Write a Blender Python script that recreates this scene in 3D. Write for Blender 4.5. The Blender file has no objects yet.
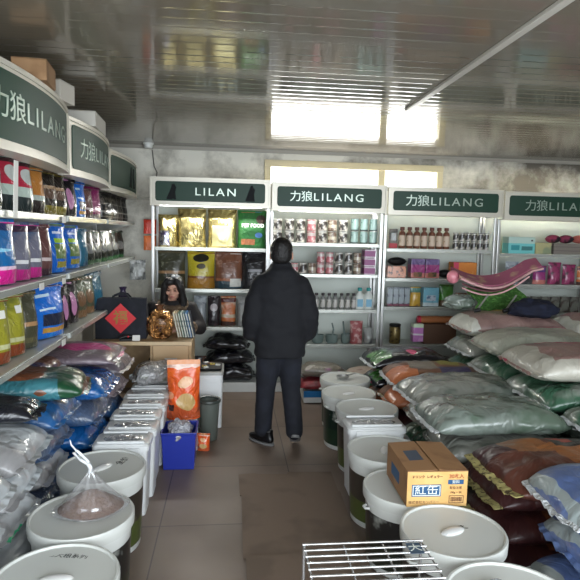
import bpy, bmesh, math, random
from mathutils import Vector, Matrix, noise
random.seed(7)
SC = bpy.context.scene
COL = SC.collection
PI = math.pi
ORD = ['first','second','third','fourth','fifth','sixth','seventh','eighth','ninth','tenth','eleventh','twelfth','thirteenth','fourteenth']

# ------------------------------------------------------------------ materials
MATS = {}
def col(c): return (c[0], c[1], c[2], 1.0)
def srgb(r, g, b):
    f = lambda v: (v/255/12.92) if v/255 <= .04045 else ((v/255+.055)/1.055)**2.4
    return (f(r), f(g), f(b))
class NT:
    def __init__(s, name):
        s.m = bpy.data.materials.new(name); s.m.use_nodes = True
        s.t = s.m.node_tree; s.t.nodes.clear()
        s.out = s.t.nodes.new('ShaderNodeOutputMaterial'); s.b = s.t.nodes.new('ShaderNodeBsdfPrincipled')
        s.t.links.new(s.b.outputs[0], s.out.inputs[0])
    def n(s, typ, **kw):
        nd = s.t.nodes.new(typ)
        for k, v in kw.items():
            if k.startswith('i_'):
                nd.inputs[k[2:].replace('_', ' ')].default_value = v
            else: setattr(nd, k, v)
        return nd
    def l(s, a, b): s.t.links.new(a, b)
    def math(s, op, a, b=None, c=None):
        nd = s.t.nodes.new('ShaderNodeMath'); nd.operation = op
        for i, v in enumerate((a, b, c)):
            if v is None: continue
            if isinstance(v, (int, float)): nd.inputs[i].default_value = v
            else: s.l(v, nd.inputs[i])
        return nd.outputs[0]
    def mix(s, f, a, b):
        nd = s.t.nodes.new('ShaderNodeMix'); nd.data_type = 'RGBA'
        if isinstance(f, (int, float)): nd.inputs[0].default_value = f
        else: s.l(f, nd.inputs[0])
        for i, v in ((6, a), (7, b)):
            if isinstance(v, tuple): nd.inputs[i].default_value = col(v)
            else: s.l(v, nd.inputs[i])
        return nd.outputs[2]
SACKXY = ('milky_plastic_green_print','grey_sack_pink_patch','blue_sack_clear_wrap','dark_brown_sack','maroon_sack','brown_orange_sack','black_green_purple_sack','white_sack_mauve_panel_red_strip','pale_grey_white_sack','dusty_pink_sack')
def mat(name, base, rough=.5, metal=0., coat=0., bump=0., bscale=30., nz=None, axes='XZ', bands=(), rects=(), ells=(), emit=None, alpha=1., trans=0., ior=1.45, crinkle=0., cscale=6., warp=.06):
    """procedural surface: base colour, printed bands, printed rectangles and ellipses laid out on the object's own box, blotches, grain"""
    if name in MATS: return MATS[name]
    if name in SACKXY: axes = 'XY'; warp = .14
    N = NT(name); b = N.b
    tc = N.n('ShaderNodeTexCoord'); c = base
    sx = N.n('ShaderNodeSeparateXYZ')
    if (rects or ells or bands) and warp:
        wn = N.n('ShaderNodeTexNoise', i_Scale=5.0, i_Detail=2.0); N.l(tc.outputs['Object'], wn.inputs['Vector']); vm = N.n('ShaderNodeVectorMath', operation='SUBTRACT'); vm.inputs[1].default_value = (.5,.5,.5); N.l(wn.outputs[1], vm.inputs[0])
        vs_ = N.n('ShaderNodeVectorMath', operation='SCALE'); vs_.inputs['Scale'].default_value = warp; N.l(vm.outputs[0], vs_.inputs[0]); va = N.n('ShaderNodeVectorMath', operation='ADD'); N.l(tc.outputs['Generated'], va.inputs[0]); N.l(vs_.outputs[0], va.inputs[1]); N.l(va.outputs[0], sx.inputs[0])
    else: N.l(tc.outputs['Generated'], sx.inputs[0])
    u = sx.outputs[axes[0]]; v = sx.outputs[axes[1]]
    if nz:
        t = N.n('ShaderNodeTexNoise', i_Scale=nz[1], i_Detail=3.0); N.l(tc.outputs['Object'], t.inputs['Vector'])
        f = N.n('ShaderNodeMapRange'); f.inputs[1].default_value = nz[2]; f.inputs[2].default_value = nz[2]+.12
        N.l(t.outputs[0], f.inputs[0]); c = N.mix(f.outputs[0], c, nz[0])
    for (v0, v1, cc) in bands:
        m = N.math('MULTIPLY', N.math('GREATER_THAN', v, v0), N.math('LESS_THAN', v, v1)); c = N.mix(m, c, cc)
    for (u0, u1, v0, v1, cc) in rects:
        m = N.math('MULTIPLY', N.math('MULTIPLY', N.math('GREATER_THAN', u, u0), N.math('LESS_THAN', u, u1)),
                   N.math('MULTIPLY', N.math('GREATER_THAN', v, v0), N.math('LESS_THAN', v, v1))); c = N.mix(m, c, cc)
    for (cu, cv, ru, rv, cc) in ells:
        du = N.math('DIVIDE', N.math('SUBTRACT', u, cu), ru); dv = N.math('DIVIDE', N.math('SUBTRACT', v, cv), rv)
        d = N.math('ADD', N.math('MULTIPLY', du, du), N.math('MULTIPLY', dv, dv)); c = N.mix(N.math('LESS_THAN', d, 1.0), c, cc)
    if isinstance(c, tuple): b.inputs['Base Color'].default_value = col(c)
    else: N.l(c, b.inputs['Base Color'])
    b.inputs['Roughness'].default_value = rough; b.inputs['Metallic'].default_value = metal
    b.inputs['Coat Weight'].default_value = coat; b.inputs['Coat Roughness'].default_value = .12
    b.inputs['Alpha'].default_value = alpha; b.inputs['Transmission Weight'].default_value = trans; b.inputs['IOR'].default_value = ior
    if emit: b.inputs['Emission Color'].default_value = col(emit[0]); b.inputs['Emission Strength'].default_value = emit[1]
    if bump or crinkle:
        bp = N.n('ShaderNodeBump'); h = None
        if bump:
            t = N.n('ShaderNodeTexNoise', i_Scale=bscale, i_Detail=4.0); N.l(tc.outputs['Object'], t.inputs['Vector']); h = N.math('MULTIPLY', t.outputs[0], bump)
        if crinkle:
            t = N.n('ShaderNodeTexNoise', i_Scale=cscale, i_Detail=2.0, i_Distortion=1.5); N.l(tc.outputs['Object'], t.inputs['Vector'])
            g = N.math('MULTIPLY', N.math('ABSOLUTE', N.math('SUBTRACT', t.outputs[0], .5)), crinkle*6)
            h = N.math('ADD', h, g) if h is not None else g
        bp.inputs['Strength'].default_value = .6; bp.inputs['Distance'].default_value = .02
        N.l(h, bp.inputs['Height']); N.l(bp.outputs[0], b.inputs['Normal'])
    MATS[name] = N.m
    return N.m
S = srgb
WHITE = mat('white_plastic', S(214,216,212), .35)
CHROME = mat('brushed_steel', S(190,190,188), .3, .8)
FRAMEW = mat('sign_frame_aluminium', S(205,200,186), .35, .25)
SHELFM = mat('shelf_metal', S(200,203,196), .38, .2)
BACKP = mat('shelf_back_board', S(206,212,204), .6)
GREENP = mat('sign_green', S(14,54,38), .5)
SILVER = mat('sign_lettering_silver', S(164,178,166), .3, .5)
BLACKP = mat('black_plastic', S(18,18,20), .4)
WOOD = mat('light_wood', S(178,150,112), .5, nz=(S(160,130,94), 8, .5))
CLEARF = None
def film(name, c, a, rough=.12):
    if name in MATS: return MATS[name]
    N = NT(name); N.t.nodes.remove(N.b)
    tr = N.n('ShaderNodeBsdfTransparent'); gl = N.n('ShaderNodeBsdfGlossy'); df = N.n('ShaderNodeBsdfDiffuse')
    tr.inputs[0].default_value = (1, 1, 1, 1); gl.inputs[0].default_value = (.9, .9, .9, 1); gl.inputs[1].default_value = rough; df.inputs[0].default_value = col(c)
    m1 = N.n('ShaderNodeMixShader'); m2 = N.n('ShaderNodeMixShader'); m1.inputs[0].default_value = .45
    N.l(df.outputs[0], m1.inputs[1]); N.l(gl.outputs[0], m1.inputs[2])
    m2.inputs[0].default_value = a; N.l(tr.outputs[0], m2.inputs[1]); N.l(m1.outputs[0], m2.inputs[2]); N.l(m2.outputs[0], N.out.inputs[0])
    MATS[name] = N.m; return N.m
FILM = film('clear_film', (.8, .82, .85), .3)

# ------------------------------------------------------------------ geometry helpers
class MB:
    def __init__(s): s.v = []; s.f = []
    def add(s, vs, fs):
        o = len(s.v); s.v += [tuple(p) for p in vs]; s.f += [tuple(i+o for i in f) for f in fs]; return s
    def box(s, x0, x1, y0, y1, z0, z1):
        return s.add([(x0,y0,z0),(x1,y0,z0),(x1,y1,z0),(x0,y1,z0),(x0,y0,z1),(x1,y0,z1),(x1,y1,z1),(x0,y1,z1)],
                     [(0,3,2,1),(4,5,6,7),(0,1,5,4),(1,2,6,5),(2,3,7,6),(3,0,4,7)])
    def tube(s, pts, r, seg=8, r2=None):
        pts = [Vector(p) for p in pts]; n = len(pts); vs = []; fs = []
        for i, p in enumerate(pts):
            d = (pts[min(i+1,n-1)]-pts[max(i-1,0)]).normalized()
            a = d.cross(Vector((0,0,1)) if abs(d.z) < .9 else Vector((1,0,0))).normalized(); b = d.cross(a)
            rr = r if r2 is None else r+(r2-r)*i/(n-1)
            for k in range(seg):
                t = 2*PI*k/seg; vs.append(p+(a*math.cos(t)+b*math.sin(t))*rr)
        for i in range(n-1):
            for k in range(seg):
                fs.append((i*seg+k, i*seg+(k+1)%seg, (i+1)*seg+(k+1)%seg, (i+1)*seg+k))
        fs.append(tuple(range(seg))[::-1]); fs.append(tuple((n-1)*seg+k for k in range(seg)))
        return s.add(vs, fs)
    def lathe(s, prof, seg=20, c=(0,0,0), sx=1, sy=1, cap=True):
        vs = []; fs = []
        for (r, z) in prof:
            for k in range(seg):
                t = 2*PI*k/seg; vs.append((c[0]+r*math.cos(t)*sx, c[1]+r*math.sin(t)*sy, c[2]+z))
        for i in range(len(prof)-1):
            for k in range(seg): fs.append((i*seg+k, i*seg+(k+1)%seg, (i+1)*seg+(k+1)%seg, (i+1)*seg+k))
        if cap: fs.append(tuple(range(seg))[::-1]); fs.append(tuple((len(prof)-1)*seg+k for k in range(seg)))
        return s.add(vs, fs)
    def ell(s, c, r, seg=14, rings=9):
        prof = [(max(1e-4, math.sin(PI*i/rings)), -math.cos(PI*i/rings)) for i in range(rings+1)]
        vs = []; o = MB().lathe(prof, seg)
        return s.add([(c[0]+p[0]*r[0], c[1]+p[1]*r[1], c[2]+p[2]*r[2]) for p in o.v], o.f)
    def build(s, name, m, parent=None, smooth=False, bevel=0., rot=None, loc=None):
        me = bpy.data.meshes.new(name); me.from_pydata(s.v, [], s.f); me.update()
        if bevel:
            bm = bmesh.new(); bm.from_mesh(me)
            ed = [e for e in bm.edges if len(e.link_faces) == 2 and e.calc_face_angle(0) > .6]
            bmesh.ops.bevel(bm, geom=ed, offset=bevel, segments=2, affect='EDGES', profile=.6); bm.to_mesh(me); bm.free()
        me.materials.append(m)
        if smooth: me.polygons.foreach_set('use_smooth', [True]*len(me.polygons)); me.set_sharp_from_angle(angle=.9)
        o = bpy.data.objects.new(name, me); COL.objects.link(o)
        if parent: o.parent = parent
        if loc: o.location = loc
        if rot: o.rotation_euler = rot
        return o
def tag(o, label=None, cat=None, group=None, kind=None):
    if label: o['label'] = label
    if cat: o['category'] = cat
    if group: o['group'] = group
    if kind: o['kind'] = kind
    return o
def thing(name, label, cat, loc=(0,0,0), rz=0., group=None):
    o = bpy.data.objects.new(name, None); o.empty_display_size = .1; COL.objects.link(o)
    o.location = loc; o.rotation_euler = (0, 0, rz); return tag(o, label, cat, group)
def dup(o, loc=None, rz=None, label=None, group=None, mats=None, scale=None):
    def rec(a, par):
        c = a.copy(); COL.objects.link(c)
        if par: c.parent = par
        for ch in list(a.children): rec(ch, c)
        return c
    r = rec(o, None)
    if loc: r.location = loc
    if rz is not None: r.rotation_euler = (0, 0, rz)
    if label: r['label'] = label
    if group: r['group'] = group
    if scale: r.scale = scale
    if mats:
        for ch in [r]+list(r.children_recursive):
            k = ch.name.split('.')[0]
            if k in mats and ch.type == 'MESH':
                ch.data = ch.data.copy(); ch.data.materials[0] = mats[k]
    return r
def text_mesh(name, body, size, m, parent, loc, rot=(PI/2,0,0), bold=0., spacing=1., ext=.002, bend=None, xs=1.):
    cu = bpy.data.curves.new(name, 'FONT'); cu.body = body; cu.size = size; cu.extrude = ext; cu.offset = bold
    cu.align_x = 'CENTER'; cu.align_y = 'CENTER'; cu.space_character = spacing
    t = bpy.data.objects.new(name, cu); COL.objects.link(t)
    dg = bpy.context.evaluated_depsgraph_get(); me = bpy.data.meshes.new_from_object(t.evaluated_get(dg))
    bpy.data.objects.remove(t)
    for v in me.vertices: v.co.x *= xs
    if bend:
        me.transform(Matrix.Translation(Vector(loc)) @ Matrix.Rotation(PI/2, 4, 'X'))
        for v in me.vertices: v.co.y += bend(v.co.x)
        loc = (0,0,0); rot = (0,0,0)
    me.materials.clear(); me.materials.append(m)
    o = bpy.data.objects.new(name, me); COL.objects.link(o); o.parent = parent; o.location = loc; o.rotation_euler = rot
    return o

# ------------------------------------------------------------------ sacks and pouches
def sack_surf(L, W, T, seed, wr, sag):
    so = Vector((seed*3.7, seed*1.3, seed*.7))
    def f(u, v, side):   # u,v in -1..1, side +1 top / -1 bottom
        pu = (1-abs(u)**5.0); pv = (1-abs(v)**4.0)
        h = max(0, pu)**.55*max(0, pv)**.5
        x = u*L/2*(1-.05*(1-pv)); y = v*W/2*(1-.10*abs(u)**3)
        w = noise.noise(Vector((x*6, y*6, side))+so)*1.0+noise.noise(Vector((x*14, y*14, side*2))+so)*.5
        endw = noise.noise(Vector((u*1.5, y*38, side))+so)*abs(u)**4
        z = side*T/2*h*(1 if side > 0 else .92)+(w*wr*(h**.5)+endw*wr*.8)*(1 if side > 0 else .35)
        x += noise.noise(Vector((y*9, side*.1, 3))+so)*.012; y += noise.noise(Vector((x*7, 9, side*.1))+so)*.014
        z -= sag*(abs(u)**2.5)*T*.5
        return (x, y, z+T/2)
    return f
YST_ = mat('yellow_patterned_strip', S(170,160,104), .6, nz=(S(70,56,40), 55, .52))
SEAMW = mat('woven_seam_white', S(196,196,186), .7, bump=.3, bscale=120)
def sack(label, cx, cy, z0, L, W, T, rz, m, seam=None, group=None, seed=1, wr=.012, sag=.35, name='feed_sack', cat='sack', panel=None, tilt=0., cover=None, nu=34, nv=24):
    r = thing(name, label, cat, (cx, cy, z0), rz, group)
    r.rotation_euler = (0, tilt, rz)
    f = sack_surf(L, W, T, seed, wr, sag); vs = []; fs = []
    P = lambda i, n: math.copysign(1-(1-abs(2*i/n-1))**1.35, 2*i/n-1)
    for side in (1, -1):
        for i in range(nu+1):
            for j in range(nv+1): vs.append(f(P(i, nu), P(j, nv), side))
    K = (nu+1)*(nv+1)
    def edge(i, j): return i in (0, nu) or j in (0, nv)
    idx = {}
    for i in range(nu+1):
        for j in range(nv+1):
            a = i*(nv+1)+j; idx[(1, i, j)] = a
            if edge(i, j):
                idx[(-1, i, j)] = a; p, q = vs[a], vs[K+a]; vs[a] = ((p[0]+q[0])/2, (p[1]+q[1])/2, (p[2]+q[2])/2)
            else: idx[(-1, i, j)] = K+a
    for i in range(nu):
        for j in range(nv):
            fs.append((idx[1,i,j], idx[1,i+1,j], idx[1,i+1,j+1], idx[1,i,j+1]))
            fs.append((idx[-1,i,j], idx[-1,i,j+1], idx[-1,i+1,j+1], idx[-1,i+1,j]))
    bm = bmesh.new(); bv = [bm.verts.new(p) for p in vs]
    for q in fs: bm.faces.new([bv[k] for k in q])
    loose = [v for v in bm.verts if not v.link_faces]; bmesh.ops.delete(bm, geom=loose, context='VERTS')
    me = bpy.data.meshes.new('sack_body'); bm.to_mesh(me); bm.free(); me.materials.append(m)
    me.polygons.foreach_set('use_smooth', [True]*len(me.polygons))
    o = bpy.data.objects.new('sack_body', me); COL.objects.link(o); o.parent = r
    for e in (-1, 1):
        mb = MB(); n = 30; w = .022+(.018 if seam is YST_ else 0); vv = []; ff = []
        for j in range(n+1):
            t = -1+2*j/n; p = f(e, t*.98, 1); q = f(e, t*.98, -1); zc = (p[2]+q[2])/2; wob = .02*noise.noise(Vector((t*5, seed, e)))+.008*noise.noise(Vector((t*19, seed, e))); w2 = w*(1+.5*noise.noise(Vector((t*7, seed+5, e))))
            for (dx, dz) in ((-.004, .004), (w2, .002+wob-.006), (w2, -.002+wob-.006), (-.004, -.004)): vv.append((p[0]+e*dx, p[1], zc+dz))
        for j in range(n):
            for k in range(4): ff.append((j*4+k, j*4+(k+1)%4, j*4+4+(k+1)%4, j*4+4+k))
        ff += [(0,1,2,3), (n*4+3, n*4+2, n*4+1, n*4)]
        mb.add(vv, ff).build('seam_strip', seam or m, r, True)
    if panel:
        (u0, u1, v0, v1, pm_) = panel; mb = MB(); n = 14; vv = []; ff = []
        for i in range(n+1):
            for j in range(n+1):
                p = f(u0+(u1-u0)*i/n, v0+(v1-v0)*j/n, 1); vv.append((p[0], p[1], p[2]+.003))
        for i in range(n):
            for j in range(n): ff.append((i*(n+1)+j, (i+1)*(n+1)+j, (i+1)*(n+1)+j+1, i*(n+1)+j+1))
        mb.add(vv, ff).build('printed_panel', pm_, r, True)
    return r

def pouch_fn(W, D, H, seed, wr):
    so = Vector((seed*2.1, seed*5.3, seed))
    def f(t, v, side):
        hw = W/2*(1-.05*math.sin(PI*v)); hd = D/2*(1-max(0, v)**3)*(.8+.25*math.sin(PI*min(1, v*1.25)))+.002
        pr = max(0, 1-abs(t)**3)**.6; x = t*hw; z = v*H
        w = (noise.noise(Vector((x*9, side, z*9))+so)+.6*noise.noise(Vector((x*22, side, z*22))+so))*wr*(pr**.5)*min(1, v*5+.2)*(1.0 if v < .93 else .2)
        return (x, side*(hd*pr)+side*w, z)
    return f
def pouch(name, label, cat, W, D, H, m, loc, rz=0., group=None, seed=1, wr=.006, seal=None, panel=None, n=12, handle=None, txt=None):
    r = thing(name, label, cat, loc, rz, group); f = pouch_fn(W, D, H, seed, wr)
    vs = []; idx = {}; fs = []
    for side in (-1, 1):
        for i in range(n+1):
            for j in range(n+1):
                if side == 1 and i in (0, n): idx[side,i,j] = idx[-1,i,j]; continue
                idx[side,i,j] = len(vs); vs.append(f(-1+2*i/n, j/n*.93, side))
    for i in range(n):
        for j in range(n):
            fs.append((idx[-1,i,j], idx[-1,i+1,j], idx[-1,i+1,j+1], idx[-1,i,j+1]))
            fs.append((idx[1,i,j], idx[1,i,j+1], idx[1,i+1,j+1], idx[1,i+1,j]))
        for j in (0, n):
            q = (idx[-1,i,j], idx[1,i,j], idx[1,i+1,j], idx[-1,i+1,j])
            q = tuple(dict.fromkeys(q)); fs.append(q if j == 0 else q[::-1])
    MB().add(vs, fs).build('pouch_body', m, r, True)
    mb = MB(); z0 = H*.925; z1 = H; k = 14
    vv = []; ff = []; hw = W/2*.985
    for i in range(k+1):
        x = -hw+2*hw*i/k; wob = .004*math.sin(i*1.9+seed)
        for (y, z) in ((-.012-wob*.3, z0), (-.003+wob, z1), (.003+wob, z1), (.012-wob*.3, z0)): vv.append((x, y, z))
    for i in range(k):
        for q in range(4): ff.append((i*4+q, i*4+(q+1)%4, i*4+4+(q+1)%4, i*4+4+q))
    ff += [(3,2,1,0), (k*4, k*4+1, k*4+2, k*4+3)]
    mb.add(vv, ff).build('top_seal', seal or m, r, True)
    if panel:
        for (u0, u1, v0, v1, pm_) in (panel if isinstance(panel, list) else [panel]):
            mb = MB(); q = 8; vv = []; ff = []
            for i in range(q+1):
                for j in range(q+1):
                    p = f(u0+(u1-u0)*i/q, v0+(v1-v0)*j/q, -1); vv.append((p[0], p[1]-.002, p[2]))
            for i in range(q):
                for j in range(q): ff.append((i*(q+1)+j, (i+1)*(q+1)+j, (i+1)*(q+1)+j+1, i*(q+1)+j+1))
            mb.add(vv, ff).build('label_panel', pm_, r, True)
    if txt:
        for (body, x, z, size, tm) in txt: text_mesh('lettering', body, size, tm, r, (x, -D/2*1.1-.026, z), ext=.001, bold=.002)
    return r

# ------------------------------------------------------------------ camera, light, world
cam = bpy.data.cameras.new('camera'); co = bpy.data.objects.new('camera', cam); COL.objects.link(co)
cam.sensor_width = 36; cam.lens = 36*560/580; cam.clip_start = .05
P_, YAW, RL, H_ = math.radians(5.8), math.radians(6.1), math.radians(1.3), 1.66
fw = Vector((math.sin(YAW)*math.cos(P_), math.cos(YAW)*math.cos(P_), -math.sin(P_)))
r0 = Vector((math.cos(YAW), -math.sin(YAW), 0)); u0 = r0.cross(fw)
rt = r0*math.cos(RL)+u0*math.sin(RL); up = -r0*math.sin(RL)+u0*math.cos(RL)
co.matrix_world = Matrix(((rt.x, up.x, -fw.x, 0), (rt.y, up.y, -fw.y, 0), (rt.z, up.z, -fw.z, H_), (0, 0, 0, 1)))
SC.camera = co
SC.view_settings.view_transform = 'Standard'; SC.view_settings.look = 'None'; SC.view_settings.gamma = 1; SC.view_settings.exposure = 0.38
w = bpy.data.worlds.new('world'); SC.world = w; w.use_nodes = True
w.node_tree.nodes['Background'].inputs[0].default_value = (.86, .93, 1, 1); w.node_tree.nodes['Background'].inputs[1].default_value = 2.8
def area(name, loc, rot, sx, sy, e, c=(1,1,1)):
    l = bpy.data.lights.new(name, 'AREA'); l.shape = 'RECTANGLE'; l.size = sx; l.size_y = sy; l.energy = e; l.color = c
    o = bpy.data.objects.new(name, l); COL.objects.link(o); o.location = loc; o.rotation_euler = rot; return o
area('shopfront_daylight', (1.3, -1.1, 1.45), (PI/2*.97, 0, 0), 4.6, 2.1, 130, (.86, .94, 1))      # faces +Y
area('rear_window_daylight', (1.35, 6.32, 2.1), (-PI/2*.9, 0, 0), 2.2, .9, 75, (1, .98, .93))
for (x, yy) in ((-.2, 5.68), (.98, 5.68), (2.19, 5.68), (3.42, 5.68)):
    area('canopy_tube_light', (x, yy, 1.885), (-.5, 0, 0), 1.0, .05, 12.0, (1, 1, .95))

# ------------------------------------------------------------------ room
XL, XR, YF, YB, ZC = -1.47, 4.12, -1.2, 6.17, 2.55
def floor_mat():
    N = NT('brown_floor_tiles'); tc = N.n('ShaderNodeTexCoord'); mp = N.n('ShaderNodeMapping'); mp.inputs['Location'].default_value = (.38, -.66, 0)
    N.l(tc.outputs['Object'], mp.inputs[0]); bk = N.n('ShaderNodeTexBrick'); bk.offset = 0
    N.l(mp.outputs[0], bk.inputs['Vector'])
    for k, v in (('Scale', 1.0), ('Mortar Size', .004), ('Brick Width', .8), ('Row Height', .8), ('Mortar Smooth', .3)): bk.inputs[k].default_value = v
    bk.inputs['Color1'].default_value = col(S(116,99,86)); bk.inputs['Color2'].default_value = col(S(108,92,80)); bk.inputs['Mortar'].default_value = col(S(52,46,42))
    t = N.n('ShaderNodeTexNoise', i_Scale=2.2, i_Detail=6.0); N.l(tc.outputs['Object'], t.inputs['Vector'])
    mr = N.n('ShaderNodeMapRange'); mr.inputs[1].default_value = .35; mr.inputs[2].default_value = .75; N.l(t.outputs[0], mr.inputs[0])
    c = N.mix(N.math('MULTIPLY', mr.outputs[0], .35), bk.outputs[0], S(84,72,63)); N.l(c, N.b.inputs['Base Color'])
    N.l(N.math('ADD', N.math('MULTIPLY', t.outputs[0], .3), .3), N.b.inputs['Roughness']); return N.m
def ceil_mat():
    N = NT('ceiling_pvc_panels'); tc = N.n('ShaderNodeTexCoord'); sx = N.n('ShaderNodeSeparateXYZ'); N.l(tc.outputs['Object'], sx.inputs[0])
    t = N.n('ShaderNodeTexNoise', i_Scale=1.3, i_Detail=5.0); N.l(tc.outputs['Object'], t.inputs['Vector'])
    c = N.mix(t.outputs[0], S(106,99,86), S(130,122,108)); N.l(c, N.b.inputs['Base Color'])
    fr = N.math('FRACT', N.math('DIVIDE', sx.outputs['Y'], .1)); g = N.math('PINGPONG', fr, .5)
    prof = N.math('MINIMUM', N.math('MULTIPLY', g, 12.0), 1.0)
    tt = N.n('ShaderNodeTexNoise', i_Scale=3.0, i_Detail=1.0); N.l(tc.outputs['Object'], tt.inputs['Vector'])
    h = N.math('ADD', prof, N.math('MULTIPLY', tt.outputs[0], 1.6)); bp = N.n('ShaderNodeBump'); bp.inputs['Strength'].default_value = .16; bp.inputs['Distance'].default_value = .003
    N.l(h, bp.inputs['Height']); N.l(bp.outputs[0], N.b.inputs['Normal'])
    N.b.inputs['Roughness'].default_value = .09; N.b.inputs['IOR'].default_value = 1.65; return N.m
def wall_mat(name, base, dark, lo, hi, xr=None):
    N = NT(name); tc = N.n('ShaderNodeTexCoord'); t = N.n('ShaderNodeTexNoise', i_Scale=1.6, i_Detail=9.0, i_Roughness=.65); N.l(tc.outputs['Object'], t.inputs['Vector'])
    v = t.outputs[0]
    if xr:
        sx = N.n('ShaderNodeSeparateXYZ'); N.l(tc.outputs['Object'], sx.inputs[0]); m = N.n('ShaderNodeMapRange')
        m.inputs[1].default_value = xr[0]; m.inputs[2].default_value = xr[1]; N.l(sx.outputs['X'], m.inputs[0]); v = N.math('ADD', v, N.math('MULTIPLY', m.outputs[0], .22))
    mr = N.n('ShaderNodeMapRange'); mr.inputs[1].default_value = lo; mr.inputs[2].default_value = hi; N.l(v, mr.inputs[0])
    N.l(N.mix(mr.outputs[0], base, dark), N.b.inputs['Base Color']); N.b.inputs['Roughness'].default_value = .8
    bp = N.n('ShaderNodeBump'); bp.inputs['Strength'].default_value = .3; bp.inputs['Distance'].default_value = .01; N.l(t.outputs[0], bp.inputs['Height']); N.l(bp.outputs[0], N.b.inputs['Normal'])
    return N.m
FL = floor_mat(); CE = ceil_mat(); WB = wall_mat('stained_plaster', S(214,211,200), S(92,86,76), .47, .70, (1.6, 4.0)); WS = wall_mat('side_plaster', S(176,172,164), S(110,104,96), .5, .8)
tag(MB().box(XL-.1, XR+.1, YF, YB+.1, -.1, 0).build('floor', FL), kind='structure')
tag(MB().box(XL-.1, XR+.1, YF, YB+.1, ZC, ZC+.1).build('ceiling', CE), kind='structure')
tag(MB().box(XL-.1, XL, YF, YB+.1, 0, ZC).build('wall_left', WS), kind='structure')
tag(MB().box(XR, XR+.1, YF, YB+.1, 0, ZC).build('wall_right', WS), kind='structure')
WX0, WX1, WZ0, WZ1 = .40, 2.28, 1.62, 2.40
tag(MB().box(XL, WX0, YB, YB+.1, 0, ZC).box(WX1, XR, YB, YB+.1, 0, ZC).box(WX0, WX1, YB, YB+.1, 0, WZ0).box(WX0, WX1, YB, YB+.1, WZ1, ZC).build('wall_back', WB), kind='structure')
CREAM = mat('cream_window_paint', S(196,184,150), .5)
win = tag(MB().box(WX0-.05, WX1+.07, YB-.025, YB+.03, WZ1-.03, WZ1+.045).box(WX0-.05, WX0+.02, YB-.02, YB+.03, WZ0, WZ1-.03).box(WX1, WX1+.07, YB-.02, YB+.03, WZ0, WZ1-.03)
    .box(1.61, 1.69, YB-.015, YB+.03, WZ0, WZ1-.03).box(WX0, WX1, YB-.015, YB+.03, WZ0, WZ0+.05).build('window_1', CREAM, bevel=.004), kind='structure')
gl = MB().box(WX0+.02, 1.61, YB+.01, YB+.014, WZ0+.05, WZ1-.03).box(1.69, WX1, YB+.01, YB+.014, WZ0+.05, WZ1-.03).build('pane', film('window_glass', (.9,.95,1), .06, .02), win)
tag(MB().box(XL, XR, YB-.02, YB, ZC-.035, ZC).build('trim_1', mat('ceiling_trim', S(150,146,136), .4)), kind='structure')
TR = MB().box(1.205, 1.245, YF, 3.95, ZC-.018, ZC)
tag(TR.build('trim_2', mat('ceiling_joint_strip', S(196,192,182), .3), bevel=.004), kind='structure')

# smoke detector, its cable and a wall pipe
t = thing('smoke_detector', 'small white round detector under the ceiling near the back wall', 'detector', (-.86, 6.02, 2.55))
MB().lathe([(.055,0),(.055,-.012),(.048,-.014),(.048,-.012)], 20).build('mounting_plate', WHITE, t, True)
MB().lathe([(.045,-.012),(.045,-.035),(.036,-.05),(.0,-.053)], 20).build('housing', WHITE, t, True)
tag(MB().tube([(-.84,6.16,2.5),(-.83,6.155,2.42),(-.82,6.158,2.33),(-.79,6.155,2.27),(-.8,6.158,2.2)], .006).build('cable', mat('grey_cable', S(96,92,86), .5)), 'thin grey cable hanging down the back wall beside the first cabinet', 'cable')
tag(MB().tube([(-1.4,6.145,1.99),(-.6,6.145,1.99)], .014).build('pipe', mat('pipe_paint', S(178,176,168), .4)), 'thin pale pipe running along the bare back wall', 'pipe')

# ------------------------------------------------------------------ shelving units
def rrect_panel(x0, x1, z0, z1, r, yf, th, n=36):
    """rounded rectangle slab whose front follows yf(x)"""
    mb = MB(); vs = []; fs = []
    xs = [x0+(x1-x0)*i/n for i in range(n+1)]+[x0+r*k/4 for k in (1,2,3)]+[x1-r*k/4 for k in (1,2,3)]
    xs = sorted(set(round(x, 4) for x in xs))
    for x in xs:
        d = min(x-x0, x1-x); c = 0 if d >= r else r-math.sqrt(max(0, r*r-(r-d)**2)); c = min(c, (z1-z0)/2-.001)
        y = yf(x)
        vs += [(x, y, z0+c), (x, y, z1-c), (x, y+th, z1-c), (x, y+th, z0+c)]
    for i in range(len(xs)-1):
        for k in range(4): fs.append((i*4+k, i*4+(k+1)%4, i*4+4+(k+1)%4, i*4+4+k))
    fs += [(0,1,2,3), tuple((len(xs)-1)*4+k for k in (3,2,1,0))]
    return mb.add(vs, fs)
def wolf(parent, x, z, h, m, bend, flip=1):
    pts = [(-.22,0),(-.02,0),(.0,.28),(.06,0),(.2,0),(.2,.05),(.12,.07),(.13,.4),(.1,.6),(.2,.68),(.22,.75),(.1,.84),(.06,1.0),(-.0,.86),(-.06,.98),(-.08,.8),(-.12,.62),(-.24,.4),(-.3,.15),(-.4,.05),(-.36,.0)]
    vs = [(x+flip*p[0]*h, bend(x+flip*p[0]*h)-.004, z+p[1]*h) for p in pts]; n = len(vs)
    vs += [(a, b+.004, c) for a, b, c in vs]
    bm = bmesh.new(); bv = [bm.verts.new(v) for v in vs]
    f = bm.faces.new(bv[:n]); bm.faces.new(bv[n:][::-1])
    for i in range(n): bm.faces.new((bv[i], bv[(i+1)%n], bv[n+(i+1)%n], bv[n+i]))
    bmesh.ops.triangulate(bm, faces=[q for q in bm.faces if len(q.verts) > 4]); bmesh.ops.recalc_face_normals(bm, faces=bm.faces)
    me = bpy.data.meshes.new('wolf_emblem'); bm.to_mesh(me); bm.free(); me.materials.append(m)
    o = bpy.data.objects.new('wolf_emblem', me); COL.objects.link(o); o.parent = parent
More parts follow.
